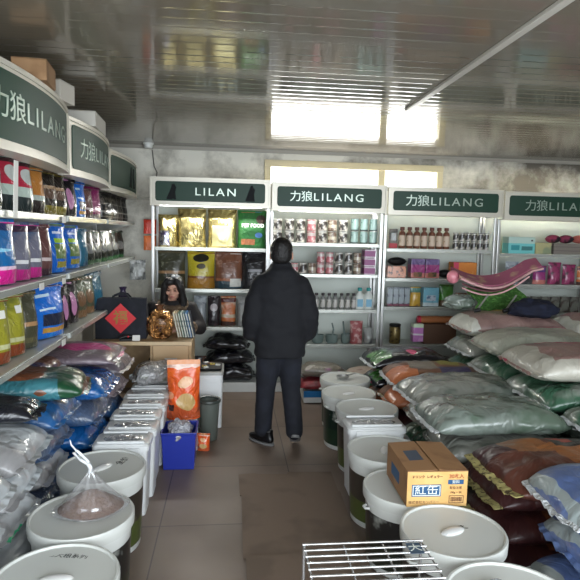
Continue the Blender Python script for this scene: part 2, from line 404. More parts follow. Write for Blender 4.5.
def shelf_unit(label, loc, rz, W, D, shelves, sz, bulge, text, tsize, posts=True, tx=.5, base=True, wolves=(), group=None, y0=-.1):
    t = thing('shelving_unit', label, 'shelving', loc, rz, group)
    top = sz[1]+.01
    zb_ = .0 if posts else .83
    MB().box(.01, W-.01, D-.012, D, zb_, top).build('back_panel', BACKP, t)
    if posts:
        for px in (.016, W-.016):
            MB().box(px-.014, px+.014, .0, .03, 0, sz[0]+.01).build('upright_post', CHROME, t, bevel=.004)
    for px in (.014, W-.014): MB().box(px-.013, px+.013, D-.05, D-.013, zb_, top).build('upright_post', CHROME, t, bevel=.003)
    for z in shelves:
        s = MB().box(.032, W-.032, .03, D-.052, z-.014, z).box(.032, W-.032, .012, .0295, z-.03, z+.006).build('shelf_board', SHELFM, t, bevel=.002)
        MB().box(.04, W-.04, .006, .0115, z-.026, z+.001).build('price_rail', mat('price_rail', S(176,178,172), .25, .4), s)
        if not posts:
            for px in (.04, W-.04):
                MB().add([(px-.004,.06,z-.016),(px+.004,.06,z-.016),(px+.004,D-.06,z-.016),(px-.004,D-.06,z-.016),(px-.004,.06,z-.03),(px+.004,.06,z-.03),(px+.004,D-.06,z-.1),(px-.004,D-.06,z-.1)],
                         [(0,1,2,3),(7,6,5,4),(0,4,5,1),(1,5,6,2),(2,6,7,3),(3,7,4,0)]).build('bracket', CHROME, s)
    if posts:
        MB().tube([(.08,-.045,sz[0]+.03),(W-.08,-.045,sz[0]+.03)], .013, 10).build('light_tube', mat('lit_tube', S(240,240,230), .4, emit=((1,1,.94), 2.0)), t, True)
    if base: MB().box(.0, W, .02, D-.013, 0, .1).build('kick_board', WHITE, t, bevel=.004)
    bend = lambda x: y0-bulge*(1-(2*x/W-1)**2)
    z0, z1 = sz; n = 30; vs = []; fs = []
    for i in range(n+1):
        x = .003+(W-.006)*i/n; y = bend(x); vs += [(x,y,z0),(x,y,z1),(x,D-.013 if not posts else .2,z1),(x,D-.013 if not posts else .2,z1-.012),(x,y+.02,z1-.012),(x,y+.02,z0+.01),(x,.06,z0+.01),(x,.06,z0)]
    for i in range(n):
        for k in range(8): fs.append((i*8+k, i*8+(k+1)%8, i*8+8+(k+1)%8, i*8+8+k))
    fs += [tuple(range(8))[::-1], tuple(n*8+k for k in range(8))]
    sb = MB().add(vs, fs).build('sign_canopy', FRAMEW, t)
    rrect_panel(.003, W-.003, z0, z0+.022, .004, lambda x: bend(x)-.012, .0115).build('frame_rail', FRAMEW, sb); rrect_panel(.003, W-.003, z1-.022, z1, .004, lambda x: bend(x)-.012, .0115).build('frame_rail', FRAMEW, sb)
    for px in (.0, W-.02): rrect_panel(px+.003, px+.017, z0+.023, z1-.023, .002, lambda x: bend(x)-.012, .0115, 3).build('frame_rail', FRAMEW, sb)
    rrect_panel(.055, W-.055, z0+.045, z1-.04, .025, lambda x: bend(x)-.006, .005).build('sign_panel', GREENP, sb)
    zc = (z0+z1)/2
    if text.startswith('力'):
        for gi, gch in enumerate('力狼'): text_mesh('lettering', gch, tsize*1.05, SILVER, sb, (W*tx-tsize*(3.1-gi*1.08), -.0085, zc), bold=.0, ext=.0015, bend=bend, xs=1.08)
        text = text[2:]; tx += tsize*1.05/W
    if text: text_mesh('lettering', text, tsize, SILVER, sb, (W*tx, -.0085, zc), bold=.0, spacing=1.28, ext=.0015, bend=bend, xs=1.2)
    for (wx, fl) in wolves: wolf(sb, wx*W, zc-(z1-z0)*.28, (z1-z0)*.56, mat('wolf_emblem_dark', S(4,10,12), .8), lambda x: bend(x)-.0065, fl)
    # the closed ends of the canopy box
    return t
g = 'shelving units with green signs'
shelf_unit('back wall shelving unit farthest left with gold bags on top', (-.79, 5.70, 0), 0, 1.175, .42, (1.49, 1.07, .68), (1.90, 2.175), .01, 'LILAN', .105, tx=.54, wolves=((.19, 1), (.84, 1)), group=g)
shelf_unit('back wall shelving unit full of cans behind the standing man', (.395, 5.70, 0), 0, 1.17, .42, (1.56, 1.24, .87, .50), (1.88, 2.16), .01, '力狼LILANG', .105, tx=.48, group=g)
shelf_unit('back wall shelving unit with brown-capped bottles on its top shelf', (1.575, 5.70, 0), 0, 1.225, .42, (1.52, 1.21, .905, .50), (1.87, 2.15), .01, '力狼LILANG', .115, tx=.49, group=g)
shelf_unit('back wall shelving unit at the far right holding the teal box', (2.81, 5.70, 0), 0, 1.23, .42, (1.49, 1.16, .85), (1.85, 2.14), .01, '力狼LILANG', .115, tx=.52, group=g)
LX = -1.0; LZ = (1.73, 1.37, .99)
shelf_unit('left wall shelving unit nearest the viewer with red and blue-pink bags', (LX, 2.46, 0), PI/2, 1.14, .45, LZ, (1.99, 2.37), .06, '力狼LILANG', .13, y0=.0, posts=False, base=False, group=g, tx=.43)
shelf_unit('middle left wall shelving unit with the pair of bright blue bags', (LX, 3.61, 0), PI/2, 1.14, .45, LZ, (1.985, 2.34), .06, '力狼LILANG', .13, y0=.0, posts=False, base=False, group=g, tx=.55)
shelf_unit('last left wall shelving unit before the bare wall with black patterned bags', (LX, 4.76, 0), PI/2, 1.32, .45, LZ[:2], (1.975, 2.31), .06, '', .14, y0=.0, posts=False, base=False, group=g, wolves=((.5, 1), (.62, -1)))

# things lying on the tops of the left units
CARD = mat('brown_cardboard', S(150,116,82), .75, nz=(S(132,100,68), 7, .5))
def carton(label, loc, rz, sx, sy, sz, m=None, name='cardboard_box', group=None, tape=True):
    t = thing(name, label, 'box', loc, rz, group); m = m or CARD
    MB().box(-sx/2, sx/2, -sy/2, sy/2, 0, sz-.004).build('carton_body', m, t, bevel=.004)
    MB().box(-sx/2, -.002, -sy/2, sy/2, sz-.003, sz).build('flap', m, t, bevel=.001); MB().box(.002, sx/2, -sy/2, sy/2, sz-.003, sz).build('flap', m, t, bevel=.001)
    if tape: MB().box(-.025, .025, -sy/2+.002, sy/2-.002, sz+.0003, sz+.001).build('tape', mat('packing_tape', S(176,150,108), .25), t)
    return t
carton('brown cardboard box on top of the nearest left unit', (-.99, 3.02, 2.372), .1, .16, .22, .10)
carton('pale open box on top between the first two left signs', (-1.0, 3.42, 2.372), -.2, .13, .17, .11, mat('pale_card', S(186,180,168), .7), 'paper_box')
carton('white flat carton on top of the middle left unit', (-1.02, 4.15, 2.342), .05, .2, .4, .1, mat('white_card', S(188,184,174), .7), 'paper_box')

# ------------------------------------------------------------------ printed bag surfaces
foil = dict(rough=.24, metal=.85, crinkle=.7, cscale=3.5)
plas = dict(rough=.28, coat=.6, crinkle=.35, cscale=9)
GOLD = mat('gold_foil', S(184,170,116), nz=(S(120,104,62), 5, .52), **foil)
GOLDP = mat('gold_foil_plain_panel', S(214,204,150), rough=.3, metal=.5, crinkle=.3)
SILV = mat('silver_foil', S(170,170,176), nz=(S(90,80,110), 14, .5), **foil)
def pmt(n, b, **k): d = dict(plas); d.update(k); return mat(n, b, **d)
GRN = pmt('green_pet_food_print', S(30,92,40), bands=((.0,.08,S(24,80,36)),), rects=((.12,.6,.1,.26,S(150,92,60)),), ells=((.72,.38,.13,.07,S(70,110,170)),(.8,.82,.17,.13,S(60,44,40))), nz=(S(40,120,48), 6, .55), rough=.55, coat=0)
OLIVE = pmt('olive_bag_print', S(66,66,50), bands=((.42,.5,S(170,130,90)),(.1,.2,S(90,86,60))), nz=(S(150,150,130), 16, .62))
YEL = pmt('yellow_bag_print', S(196,180,40), bands=((.0,.3,S(170,120,36)),(.3,.36,S(120,70,30))), ells=((.5,.88,.28,.12,S(36,34,20)),(.5,.64,.16,.08,S(60,52,20))), nz=(S(160,130,30), 9, .66))
BRN = pmt('brown_bag_print', S(124,78,56), bands=((.0,.22,S(44,70,82)),(.22,.3,S(170,110,80))), rects=((.55,.95,.06,.3,S(226,226,220)),), nz=(S(190,150,130), 12, .58))
BLK = pmt('black_bag_print', S(24,24,28), rects=((.25,.75,.5,.58,S(140,140,146)),), nz=(S(90,90,96), 16, .68))
SILC = pmt('silver_blue_bag_print', S(176,184,192), nz=(S(70,80,96), 12, .55))
PURB = pmt('dark_bag_with_white_face_print', S(44,34,40), ells=((.5,.66,.3,.14,S(196,186,190)),), nz=(S(120,60,80), 14, .62))
ORW = pmt('orange_white_bag_print', S(206,120,70), bands=((.0,.16,S(70,44,36)),(.85,1,S(90,30,24)),(.3,.42,S(214,196,170))), nz=(S(226,206,186), 10, .55))
GREYB = pmt('grey_bag_print', S(150,152,150), nz=(S(90,92,96), 10, .55))
SHINYB = mat('black_shiny_film', S(16,16,24), .12, 0, 1., nz=(S(40,34,70), 12, .64), crinkle=1.4, cscale=14)
REDP = pmt('red_grey_bag_print', S(176,40,66), bands=((.0,.30,S(30,42,44)),(.30,.5,S(176,190,180)),(.93,1,S(60,30,36))), ells=((.75,.72,.3,.16,S(190,196,192)),), nz=(S(206,90,110), 8, .62))
TEALG = pmt('teal_grey_bag_print', S(96,128,126), bands=((.0,.3,S(30,42,44)),(.30,.5,S(176,190,180))), nz=(S(150,170,168), 8, .55))
ORB = pmt('orange_brown_bag_print', S(176,116,52), bands=((.0,.3,S(40,32,30)),(.30,.42,S(170,180,170))), nz=(S(110,70,40), 8, .55))
BPK = pmt('blue_pink_bag_print', S(16,98,158), bands=((.0,.24,S(214,30,140)),(.24,.30,S(226,196,214)),(.88,1,S(40,50,90))), ells=((.4,.12,.2,.07,S(236,190,220)),(.36,.84,.16,.09,S(226,110,180)),(.52,.56,.3,.03,S(120,190,220))), nz=(S(50,150,196), 9, .6))
GPK = pmt('grey_pink_bag_print', S(110,110,126), bands=((.0,.2,S(190,40,130)),(.88,1,S(60,40,60))), rects=((.15,.7,.3,.37,S(226,226,226)),), nz=(S(40,80,120), 9, .52))
BRP = pmt('brown_pink_bag_print', S(96,62,60), bands=((.0,.14,S(60,40,50)),), rects=((.2,.7,.3,.37,S(206,190,190)),), nz=(S(160,80,90), 9, .6))
YG = pmt('yellow_green_bag_print', S(150,146,44), bands=((.0,.2,S(130,62,34)),(.24,.32,S(196,196,150))), nz=(S(96,104,50), 8, .5))
BLU = pmt('bright_blue_bag_print', S(14,98,196), rects=((.45,.92,.3,.62,S(96,120,64)),(.5,.88,.1,.24,S(150,140,50)),(.48,.9,.64,.74,S(150,190,40)),(.5,.8,.84,.89,S(200,215,235))), nz=(S(30,130,220), 6, .58))
BLU2 = pmt('blue_bag_with_dark_window_print', S(16,108,206), rects=((.35,.95,.24,.48,S(34,40,60)),(.35,.95,.1,.2,S(196,146,60)),(.3,.66,.56,.60,S(200,225,240)),(.3,.6,.82,.88,S(200,225,240))), nz=(S(40,150,226), 6, .6))
DARKS = pmt('black_silver_bag_print', S(34,32,34), nz=(S(176,172,170), 12, .58), crinkle=.9)
DARKBR = pmt('black_brown_bag_print', S(36,30,26), bands=((.0,.22,S(130,118,40)),(.38,.62,S(92,70,58)),(.62,.7,S(170,140,110))), nz=(S(120,120,110), 12, .62), crinkle=.9)
MAG = pmt('magenta_bag_print', S(136,30,96), bands=((.0,.16,S(120,110,116)),), nz=(S(196,170,190), 8, .6))
CHECK = pmt('black_check_bag_print', S(26,24,24), bands=((.3,.36,S(130,124,118)),(.12,.15,S(120,116,110)),(.62,.65,S(120,116,110))), nz=(S(110,104,98), 18, .56))
DGREEN = pmt('black_green_bag_print', S(24,30,26), bands=((.0,.14,S(30,80,40)),), ells=((.5,.5,.3,.16,S(110,112,112)),), nz=(S(120,120,124), 14, .62))
MIXG = pmt('green_brown_bag_print', S(70,80,62), bands=((.0,.2,S(120,90,60)),), ells=((.5,.5,.25,.2,S(120,90,66)),), nz=(S(160,164,150), 12, .55))
TEAL = pmt('teal_bag_print', S(36,96,120), nz=(S(20,60,90), 8, .5))
BPINK = pmt('black_pink_bag_print', S(28,24,30), ells=((.5,.5,.16,.3,S(190,130,170)),), nz=(S(150,140,150), 14, .64))
WLAB = mat('white_paper_label', S(222,220,214), .6)
WTXT = mat('white_print', S(226,230,220), .5)

# back wall, first unit
def row(unit_words, z, y, items, W, D, H, cat='pet food bag', group=None):
    """items: (x, material, look, extra)"""
    for i, (x, m, look, ex) in enumerate(items):
        k = dict(W=W, D=D, H=H); k.update(ex or {})
        W_, D_, H_ = k.pop('W'), k.pop('D'), k.pop('H'); rz = k.pop('rz', 0)
        pouch('food_pouch', look+' '+unit_words, cat, W_, D_, H_, m, (x, y, z+.001), rz, group, seed=hash_(look), **k)
def hash_(s): return sum(ord(c)*(i+1) for i, c in enumerate(s)) % 97+1
u = 'on the top shelf under the wolf sign'
row(u, 1.49, 5.86, [(-.64, GOLD, 'small creased gold pouch', dict(W=.2, H=.33, panel=(-.9,.2,.05,.5,SILV))), (-.40, GOLD, 'large plain gold foil bag', dict(W=.29)),
    (-.09, GOLD, 'gold foil bag with pale panel', dict(panel=(-.7,.7,.05,.58,GOLDP))),
    (.215, GRN, 'green bag reading PET FOOD', dict(txt=[('PET FOOD', .005, .235, .048, WTXT)]))], .30, .15, .395, group='bags under the wolf sign')
u = 'on the second shelf of the gold bag unit'
row(u, 1.07, 5.86, [(-.605, OLIVE, 'dark olive bag above the seated woman,', None), (-.305, YEL, 'yellow bag with black cat face,', None), (-.02, BRN, 'brown bag with white corner label', None), (.25, BLK, 'black bag with grey writing', None)], .285, .14, .385, group='bags under the wolf sign')
u = 'on the third shelf of the gold bag unit'
row(u, .68, 5.86, [(-.31, SILC, 'silver-blue pouch beside the woman', None), (-.17, PURB, 'dark pouch with pale face print', None), (-.02, ORW, 'orange and white pouch', dict(W=.16)), (.125, GREYB, 'narrow grey pouch', dict(W=.11)), (.26, OLIVE, 'dark pouch near the man', None)], .13, .1, .31, group='bags under the wolf sign')
for i, (x, y, z, L, W, T, rz, lb) in enumerate([(-.0, 5.90, .102, .5, .34, .16, 0, 'black shiny plastic sack on the floor shelf, lowest of the dark pile'), (.0, 5.90, .275, .5, .34, .14, .1, 'black shiny plastic sack in the middle of the dark pile'),
        (-.03, 5.89, .43, .44, .32, .13, -.1, 'black shiny plastic sack topping the dark pile behind the man')]):
    sack(lb, x, y, z, L, W, T, rz, SHINYB, SHINYB, 'black shiny sacks behind the man', 11+i, .045, name='plastic_sack')

# cans and bottles
def can(r, h, body, lid, seg=16):
    t = thing('food_can', 'x', 'can')
    MB().lathe([(r*.93,0),(r,.006),(r*.975,.010),(r*.975,h-.012),(r,h-.006),(r*.97,h-.002)], seg).build('can_body', body, t, True)
    MB().lathe([(r*.96,h-.0015),(r*.99,h+.002),(r*.93,h+.004),(r*.9,h+.001)], seg).build('can_lid', lid, t, True)
    return t
def bottle(r, h, body, capm, lab):
    t = thing('bottle', 'x', 'bottle')
    MB().lathe([(r*.9,0),(r,.006),(r,h*.68),(r*.8,h*.76),(r*.45,h*.8),(r*.45,h*.85)], 16).build('bottle_body', body, t, True)
    MB().lathe([(r*1.012,h*.12),(r*1.015,h*.125),(r*1.015,h*.6),(r*1.012,h*.605)], 16).build('paper_label', lab, t, True)
    MB().lathe([(r*.62,h*.852),(r*.66,h*.86),(r*.66,h*.985),(r*.6,h)], 14).build('screw_cap', capm, t, True)
    return t
DOGW = pmt('can_print_black_white', S(60,54,50), bands=((.0,.12,S(190,184,176)),(.88,1,S(206,204,196))), nz=(S(206,200,190), 22, .48), crinkle=0)
DOGP = pmt('can_print_pink', S(190,110,116), bands=((.6,.9,S(200,190,184)),), nz=(S(226,206,200), 22, .5), crinkle=0)
DOGT = pmt('can_print_teal', S(150,176,170), bands=((.0,.1,S(60,70,70)),), nz=(S(70,96,92), 22, .58), crinkle=0)
DOGG = pmt('can_print_brown_cream', S(120,96,80), bands=((.3,.6,S(200,190,170)),), nz=(S(196,186,170), 22, .5), crinkle=0)
LIDM = mat('can_lid_steel', S(206,206,204), .3, .7)
protos = {}
def put(key, maker, loc, label, group, mats=None, rz=0):
    if key not in protos:
        o = protos[key] = maker(); o.location = loc; o.rotation_euler = (0, 0, rz); o['label'] = label; o['group'] = group
        if mats:
            for c in o.children:
                if c.name.split('.')[0] in mats: c.data = c.data.copy(); c.data.materials[0] = mats[c.name.split('.')[0]]
        return o
    return dup(protos[key], loc, rz, label, group, mats)
canrow = [(.475, DOGW, 'black and white'), (.60, DOGW, 'black and white'), (.715, DOGW, 'black and white'), (.83, DOGP, 'pink'), (.945, DOGW, 'black and white'), (1.05, DOGG, 'brown and cream'), (1.165, DOGW, 'black and white')]
for i, (x, m, w_) in enumerate(canrow):
    for k in range(2):
        put('can', lambda: can(.05, .115, DOGW, LIDM), (x, 5.80, 1.567+k*.122), '%s can, %s of column %s from the left on the top can shelf' % (w_, ('lower','upper')[k], ORD[i]), 'cans on the shelf behind the man', {'can_body': m})
for i, (x, h) in enumerate([(1.285, 0), (1.385, 0), (1.485, 0)]):
    for k in range(2):
        put('tallcan', lambda: can(.043, .125, DOGT, LIDM), (x, 5.80, 1.567+k*.132), 'pale teal can, %s of the %s teal column on the top can shelf' % (('lower','upper')[k], ORD[i]), 'pale teal cans', None)
two = [(.56, DOGP, 1), (.66, DOGP, 0), (.75, DOGW, 0), (.845, DOGG, 0), (.935, DOGP, 1), (1.03, DOGP, 1), (1.13, DOGW, 1), (1.23, DOGW, 1), (1.325, DOGG, 1)]
for i, (x, m, up2) in enumerate(two):
    for k in range(1+up2):
        put('scan', lambda: can(.043, .108, DOGW, LIDM), (x, 5.80, 1.247+k*.115), '%s can, %s of column %s from the left on the second can shelf' % ({'can_print_pink':'pink','can_print_black_white':'black and white','can_print_brown_cream':'brown'}[m.name], ('lower','upper')[k], ORD[i]), 'cans on the second shelf', {'can_body': m})
PURBOX = mat('purple_box_print', S(140,70,120), .4, bands=((.0,.14,S(226,210,220)),(.86,1,S(226,210,220))))
def simple_box(name, label, cat, loc, sx, sy, sz, m, rz=0, group=None, panel=None, bev=.003):
    t = thing(name, label, cat, loc, rz, group)
    MB().box(-sx/2, sx/2, -sy/2, sy/2, 0, sz).build('box_body', m, t, bevel=bev)
    MB().box(-sx/2+.004, sx/2-.004, -sy/2+.004, sy/2-.004, sz+.0002, sz+.0016).build('top_flap', m, t)
    if panel:
        (a, b_, c, d, pm_) = panel; MB().box(-sx/2+a*sx, -sx/2+b_*sx, -sy/2-.0015, -sy/2-.0002, c*sz, d*sz).build('label_panel', pm_, t)
    return t
for k in range(3): simple_box('gift_box', 'purple and white box, %s of three stacked at the end of the can shelf' % ('bottom','middle','top')[k], 'box', (1.445, 5.80, 1.242+k*.09), .115, .14, .084, PURBOX, group='purple boxes beside the cans')
CAP = mat('dark_cap', S(52,44,46), .4); LBT = mat('small_bottle_print', S(190,186,180), .35, nz=(S(80,80,84), 24, .52)); CLB = mat('clear_grey_plastic', S(130,130,128), .25)
for i, x in enumerate([.90, .97, 1.035, 1.10, 1.17, 1.235, 1.30]):
    put('sbottle', lambda: bottle(.027, .17-.0, CLB, CAP, LBT), (x, 5.79, .872), 'small dark-capped bottle, %s from the left on the third can-unit shelf' % ORD[i], 'small bottles on the third shelf')
def jug():
    t = thing('cleaner_jug', 'x', 'bottle'); m = mat('white_jug_plastic', S(206,210,204), .35)
    MB().lathe([(.046,0),(.05,.01),(.05,.12),(.04,.16),(.018,.18),(.018,.195)], 16, sy=.7).build('jug_body', m, t, True)
    MB().lathe([(.022,.196),(.024,.2),(.024,.225),(.02,.23)], 12).build('screw_cap', mat('teal_cap', S(40,140,140), .4), t, True)
    MB().box(-.03,.03,-.0375,-.0355,.03,.11).build('label_panel', mat('blue_label', S(120,170,196), .5, nz=(S(200,120,90), 20, .6)), t)
    MB().tube([(.045,0,.15),(.06,0,.13),(.058,0,.09),(.048,0,.08)], .007).build('handle', m, t, True)
    return t
for i, x in enumerate([1.365, 1.46]):
    put('jug', jug, (x, 5.80, .872), 'white jug with teal cap, %s of two on the third can-unit shelf' % ('left','right')[i], 'white jugs with teal caps')
GT = mat('grey_green_plastic', S(104,118,114), .4); REDM = mat('red_mesh_print', S(150,76,78), .4, nz=(S(196,160,156), 22, .5))
def scoop(label, x, rz, sc=1):
    t = thing('litter_scoop', label, 'litter scoop', (x, 5.82, .503), rz, 'grey plastic scoops'); t.scale = (sc,)*3
    MB().lathe([(.05,0),(.066,.02),(.07,.09),(.066,.088),(.058,.02)], 16, sy=.6, cap=True).build('bowl', GT, t, True)
    MB().tube([(.0,.02,.07),(.01,.03,.14),(-.01,.03,.21)], .011, 8, .008).build('handle', GT, t, True)
scoop('grey plastic litter scoop with tall handle nearest the man', .93, .3); scoop('grey plastic litter scoop, middle of three on the lowest can-unit shelf', 1.08, -.5); scoop('wide grey plastic scoop beside the red mesh bag', 1.235, .9, 1.1)
pouch('mesh_bag', 'red mesh bag of small treats on the lowest can-unit shelf', 'bag', .14, .12, .24, REDM, (1.345, 5.82, .503), 0, None, 4, .01)
pouch('treat_bag', 'grey bag standing in the corner beside the red mesh bag', 'bag', .1, .1, .17, GREYB, (1.475, 5.82, .503), .1, None, 5, .008)
CREMS = mat('cream_patterned_sack', S(176,160,146), .5, 0, .3, nz=(S(120,60,66), 8, .56), crinkle=.5); RDS = mat('dark_red_sack', S(140,46,54), .5, 0, .3, nz=(S(80,40,44), 7, .5), crinkle=.4); MULTS = mat('mottled_plastic_sack', S(126,120,108), .3, 0, .6, nz=(S(150,96,140), 9, .6), crinkle=.7)
BLUEPB = mat('blue_crate_plastic', S(20,110,170), .4)
t = thing('storage_tray', 'flat blue tray on the floor at the foot of the can shelves', 'tray', (.95, 5.45, 0)); MB().box(-.22,.22,-.14,.14,.006,.02).box(-.22,.22,-.14,-.125,.02,.12).box(-.22,.22,.125,.14,.02,.12).box(-.22,-.205,-.125,.125,.02,.12).box(.205,.22,-.125,.125,.02,.12).build('tray_body', WHITE, t); MB().box(-.225,.225,-.145,-.1402,.06,.125).build('front_band', BLUEPB, t)
sack('dark red sack lying in the blue tray', .95, 5.45, .125, .5, .30, .11, .05, RDS, RDS, None, 21, .02)
sack('mottled clear plastic sack on the dark red one beside the man', .93, 5.47, .238, .44, .28, .13, -.1, MULTS, MULTS, None, 22, .02)
sack('cream patterned sack behind the farthest pail', 1.38, 5.32, .2, .46, .34, .15, .1, CREMS, CREMS, None, 23, .02)
sack('dark sack under the cream patterned one', 1.38, 5.32, .0, .5, .36, .2, .0, RDS, RDS, None, 24, .02)

# third unit
CRML = mat('cream_bottle_label', S(196,176,156), .5, nz=(S(120,76,60), 24, .58)); BRC = mat('brown_cap', S(96,52,40), .4); BRB = mat('brown_bottle', S(110,70,54), .3)
for i, x in enumerate([1.80, 1.88, 1.96, 2.04, 2.125, 2.205, 2.285]):
    put('cbottle', lambda: bottle(.036, .225, BRB, BRC, CRML), (x, 5.80, 1.527), 'brown-capped cream bottle, %s of seven on the top shelf' % ORD[i], 'brown-capped bottles')
simple_box('leash_card', 'dark card pack with red foot left of the brown-capped bottles', 'pack', (1.705, 5.80, 1.527), .085, .03, .2, mat('card_pack_print', S(110,104,96), .5, bands=((.0,.25,S(170,50,60)),), nz=(S(50,50,48), 14, .5)), panel=(.2,.8,.4,.8,GREYB))
for i in range(6):
    for k in range(2):
        put('tin', lambda: can(.031, .082, DOGW, CAP), (2.39+i*.068, 5.80, 1.527+k*.09), 'small dark tin, %s of column %s right of the brown-capped bottles' % (('lower','upper')[k], ORD[i]), 'small tins beside the bottles')
LEO = pmt('leopard_box_print', S(206,140,110), nz=(S(70,40,34), 26, .52), crinkle=0); PKB = pmt('magenta_pack_print', S(150,50,116), bands=((.0,.25,S(196,120,110)),(.7,1,S(86,60,120))), nz=(S(60,40,60), 14, .62))
simple_box('shoe_box', 'leopard print box on the second shelf of the bottle unit', 'box', (1.745, 5.83, 1.217), .2, .16, .12, LEO)
def cushion(label, loc, r, m, name='pet_cushion', cat='cushion', rz=0):
    t = thing(name, label, cat, loc, rz); MB().ell((0,0,r[2]), r, 20, 12).build('cushion_body', m, t, True); MB().tube([(r[0]*1.0*math.cos(a*PI/12), r[1]*1.0*math.sin(a*PI/12), r[2]) for a in range(25)], .006, 6).build('piping', m, t, True); return t
cushion('black soft pouch resting on the leopard print box', (1.76, 5.82, 1.342), (.1,.07,.045), BLACKP, 'soft_pouch', 'pouch')
for i, x in enumerate([1.98, 2.14]):
    simple_box('toy_pack', 'magenta and purple pack with brown foot, %s of two behind the pink pad' % ('left','right')[i], 'pack', (x, 5.83, 1.217), .15, .12, .2, PKB, group='magenta packs', panel=(.2,.8,.05,.3,mat('pack_window', S(130,90,60), .3, nz=(S(50,60,40), 16, .5))))
cushion('black cushion beside the orange box on the second shelf', (2.30, 5.83, 1.217), (.08,.06,.045), BLACKP, 'soft_pouch', 'pouch')
simple_box('treat_box', 'orange and pink box behind the pink pad on the second shelf', 'box', (2.50, 5.84, 1.217), .26, .14, .17, mat('orange_box_print', S(216,130,50), .45, rects=((0,.22,0,1,S(200,60,90)),), nz=(S(226,170,90), 10, .6)))
BPR = pmt('bottle_card_print', S(150,160,166), bands=((.0,.12,S(120,60,80)),), nz=(S(50,50,70), 18, .5), crinkle=0)
for i in range(4): simple_box('wipe_pack', 'grey pack printed with small bottles, %s from the left on the third shelf' % ORD[i], 'pack', (1.69+i*.062, 5.80, .912), .056, .06, .2, BPR, group='grey packs printed with bottles')
pouch('treat_bag', 'yellow and green treat bag beside the grey printed packs', 'bag', .12, .06, .21, pmt('yellow_treat_print', S(196,156,60), bands=((.75,1,S(80,130,120)),), nz=(S(120,80,50), 12, .55)), (1.975, 5.80, .912), 0, None, 31)
simple_box('diaper_pack', 'pale blue pack on the third shelf of the bottle unit', 'pack', (2.135, 5.81, .912), .17, .1, .2, pmt('pale_blue_pack_print', S(120,180,200), bands=((.0,.2,S(196,210,214)),), nz=(S(190,90,130), 10, .64)), panel=(.2,.8,.3,.6,pmt('pale_panel', S(190,200,210), nz=(S(90,120,150),20,.5))))
pouch('treat_bag', 'bright green bag lying over the pale blue pack', 'bag', .16, .07, .235, pmt('bright_green_print', S(70,140,40), bands=((.0,.3,S(90,70,40)),), nz=(S(40,90,40), 10, .5)), (2.315, 5.80, .912), 0, None, 32)
pouch('treat_bag', 'brown treat bag at the end of the third shelf behind the pad', 'bag', .2, .08, .15, BRN, (2.52, 5.80, .912), 0, None, 33)
t = thing('gold_canister', 'dark gold ribbed canister with black lid on the lowest bottle-unit shelf', 'canister', (1.765, 5.80, .507)); MB().lathe([(.055,0),(.06,.01),(.06,.17),(.055,.18)], 20).build('canister_body', mat('dark_gold', S(120,104,62), .35, .4, nz=(S(60,48,30), 30, .5)), t, True); MB().lathe([(.058,.181),(.062,.186),(.062,.205),(.05,.212)], 20).build('lid', BLACKP, t, True)
simple_box('tissue_box', 'pink and white box behind the black and green sack', 'box', (1.99, 5.74, .54), .11, .09, .19, mat('pink_box_print', S(200,130,196), .4, bands=((.8,1,S(206,226,196)),(.36,.46,S(236,230,236))), nz=(S(226,170,220), 14, .55)))
t = thing('yoga_roll', 'orange roll with red end above the pink and white box', 'roll', (2.21, 5.83, .72)); MB().tube([(-.16,0,.04),(.24,0,.04)], .038, 18).build('roll_body', mat('orange_roll', S(176,110,66), .6), t, True); MB().tube([(-.19,0,.04),(-.162,0,.04)], .041, 18).build('end_cap', mat('red_cap', S(196,40,70), .5), t, True)
simple_box('carton', 'brown carton on the lowest shelf under the orange roll', 'box', (2.25, 5.84, .507), .36, .18, .21, mat('dark_brown_card', S(100,72,56), .7))

# fourth unit
simple_box('white_medicine_box', 'pale teal and white box at the far right under the sign', 'box', (3.10, 5.80, 1.497), .30, .14, .175, mat('teal_box_print', S(176,200,190), .5, rects=((.1,.42,.2,.5,S(50,140,146)),(.5,.92,.2,.45,S(60,120,120)),(.84,.92,.76,.86,S(60,60,60))), bands=((.0,.62,S(110,190,190)),)))
simple_box('flat_carton', 'pale yellow flat carton beside the teal box', 'box', (3.36, 5.82, 1.497), .18, .14, .12, mat('pale_yellow_card', S(170,164,120), .6, nz=(S(130,140,110), 8, .5)))
simple_box('flat_carton', 'long grey striped carton under the pink slippers', 'box', (3.66, 5.82, 1.497), .38, .16, .115, mat('grey_striped_card', S(120,112,104), .6, bands=((.3,.36,S(90,84,78)),(.66,.72,S(90,84,78)))))
PKS = mat('pink_black_knit', S(140,54,82), .8, nz=(S(30,20,26), 9, .46))
for i, x in enumerate([3.49, 3.64, 3.79]): cushion('pink and black soft slipper, %s of three on the grey striped carton' % ORD[i], (x, 5.80, 1.616), (.08,.07,.045), PKS if i < 2 else mat('salmon_knit', S(170,90,80), .7), 'slipper', 'slipper')
MGN = pmt('magenta_mesh_print', S(150,54,98), nz=(S(74,40,54), 16, .5)); DKG = pmt('dark_grey_print', S(60,60,62), nz=(S(120,120,122), 14, .6))
for i, (x, m, w_) in enumerate([(3.04, SILC, 'silver-blue'), (3.21, DKG, 'dark grey'), (3.36, PKB, 'purple-brown'), (3.53, MGN, 'magenta'), (3.70, MGN, 'pink-red'), (3.87, ORW, 'orange')]):
    pouch('toy_bag', '%s bag on the second shelf of the far right unit' % w_, 'bag', .15, .08, .24-.02*(i % 3), m, (x, 5.80, 1.167), 0, None, 40+i)
for i in range(8): simple_box('collar_card', 'speckled grey card pack, %s from the left above the navy coat' % ORD[i], 'pack', (2.98+i*.115, 5.80, .857), .1, .04, .17, pmt('speckled_card_print', S(110,112,104), nz=(S(60,44,40), 18, .5), crinkle=0), group='speckled card packs')

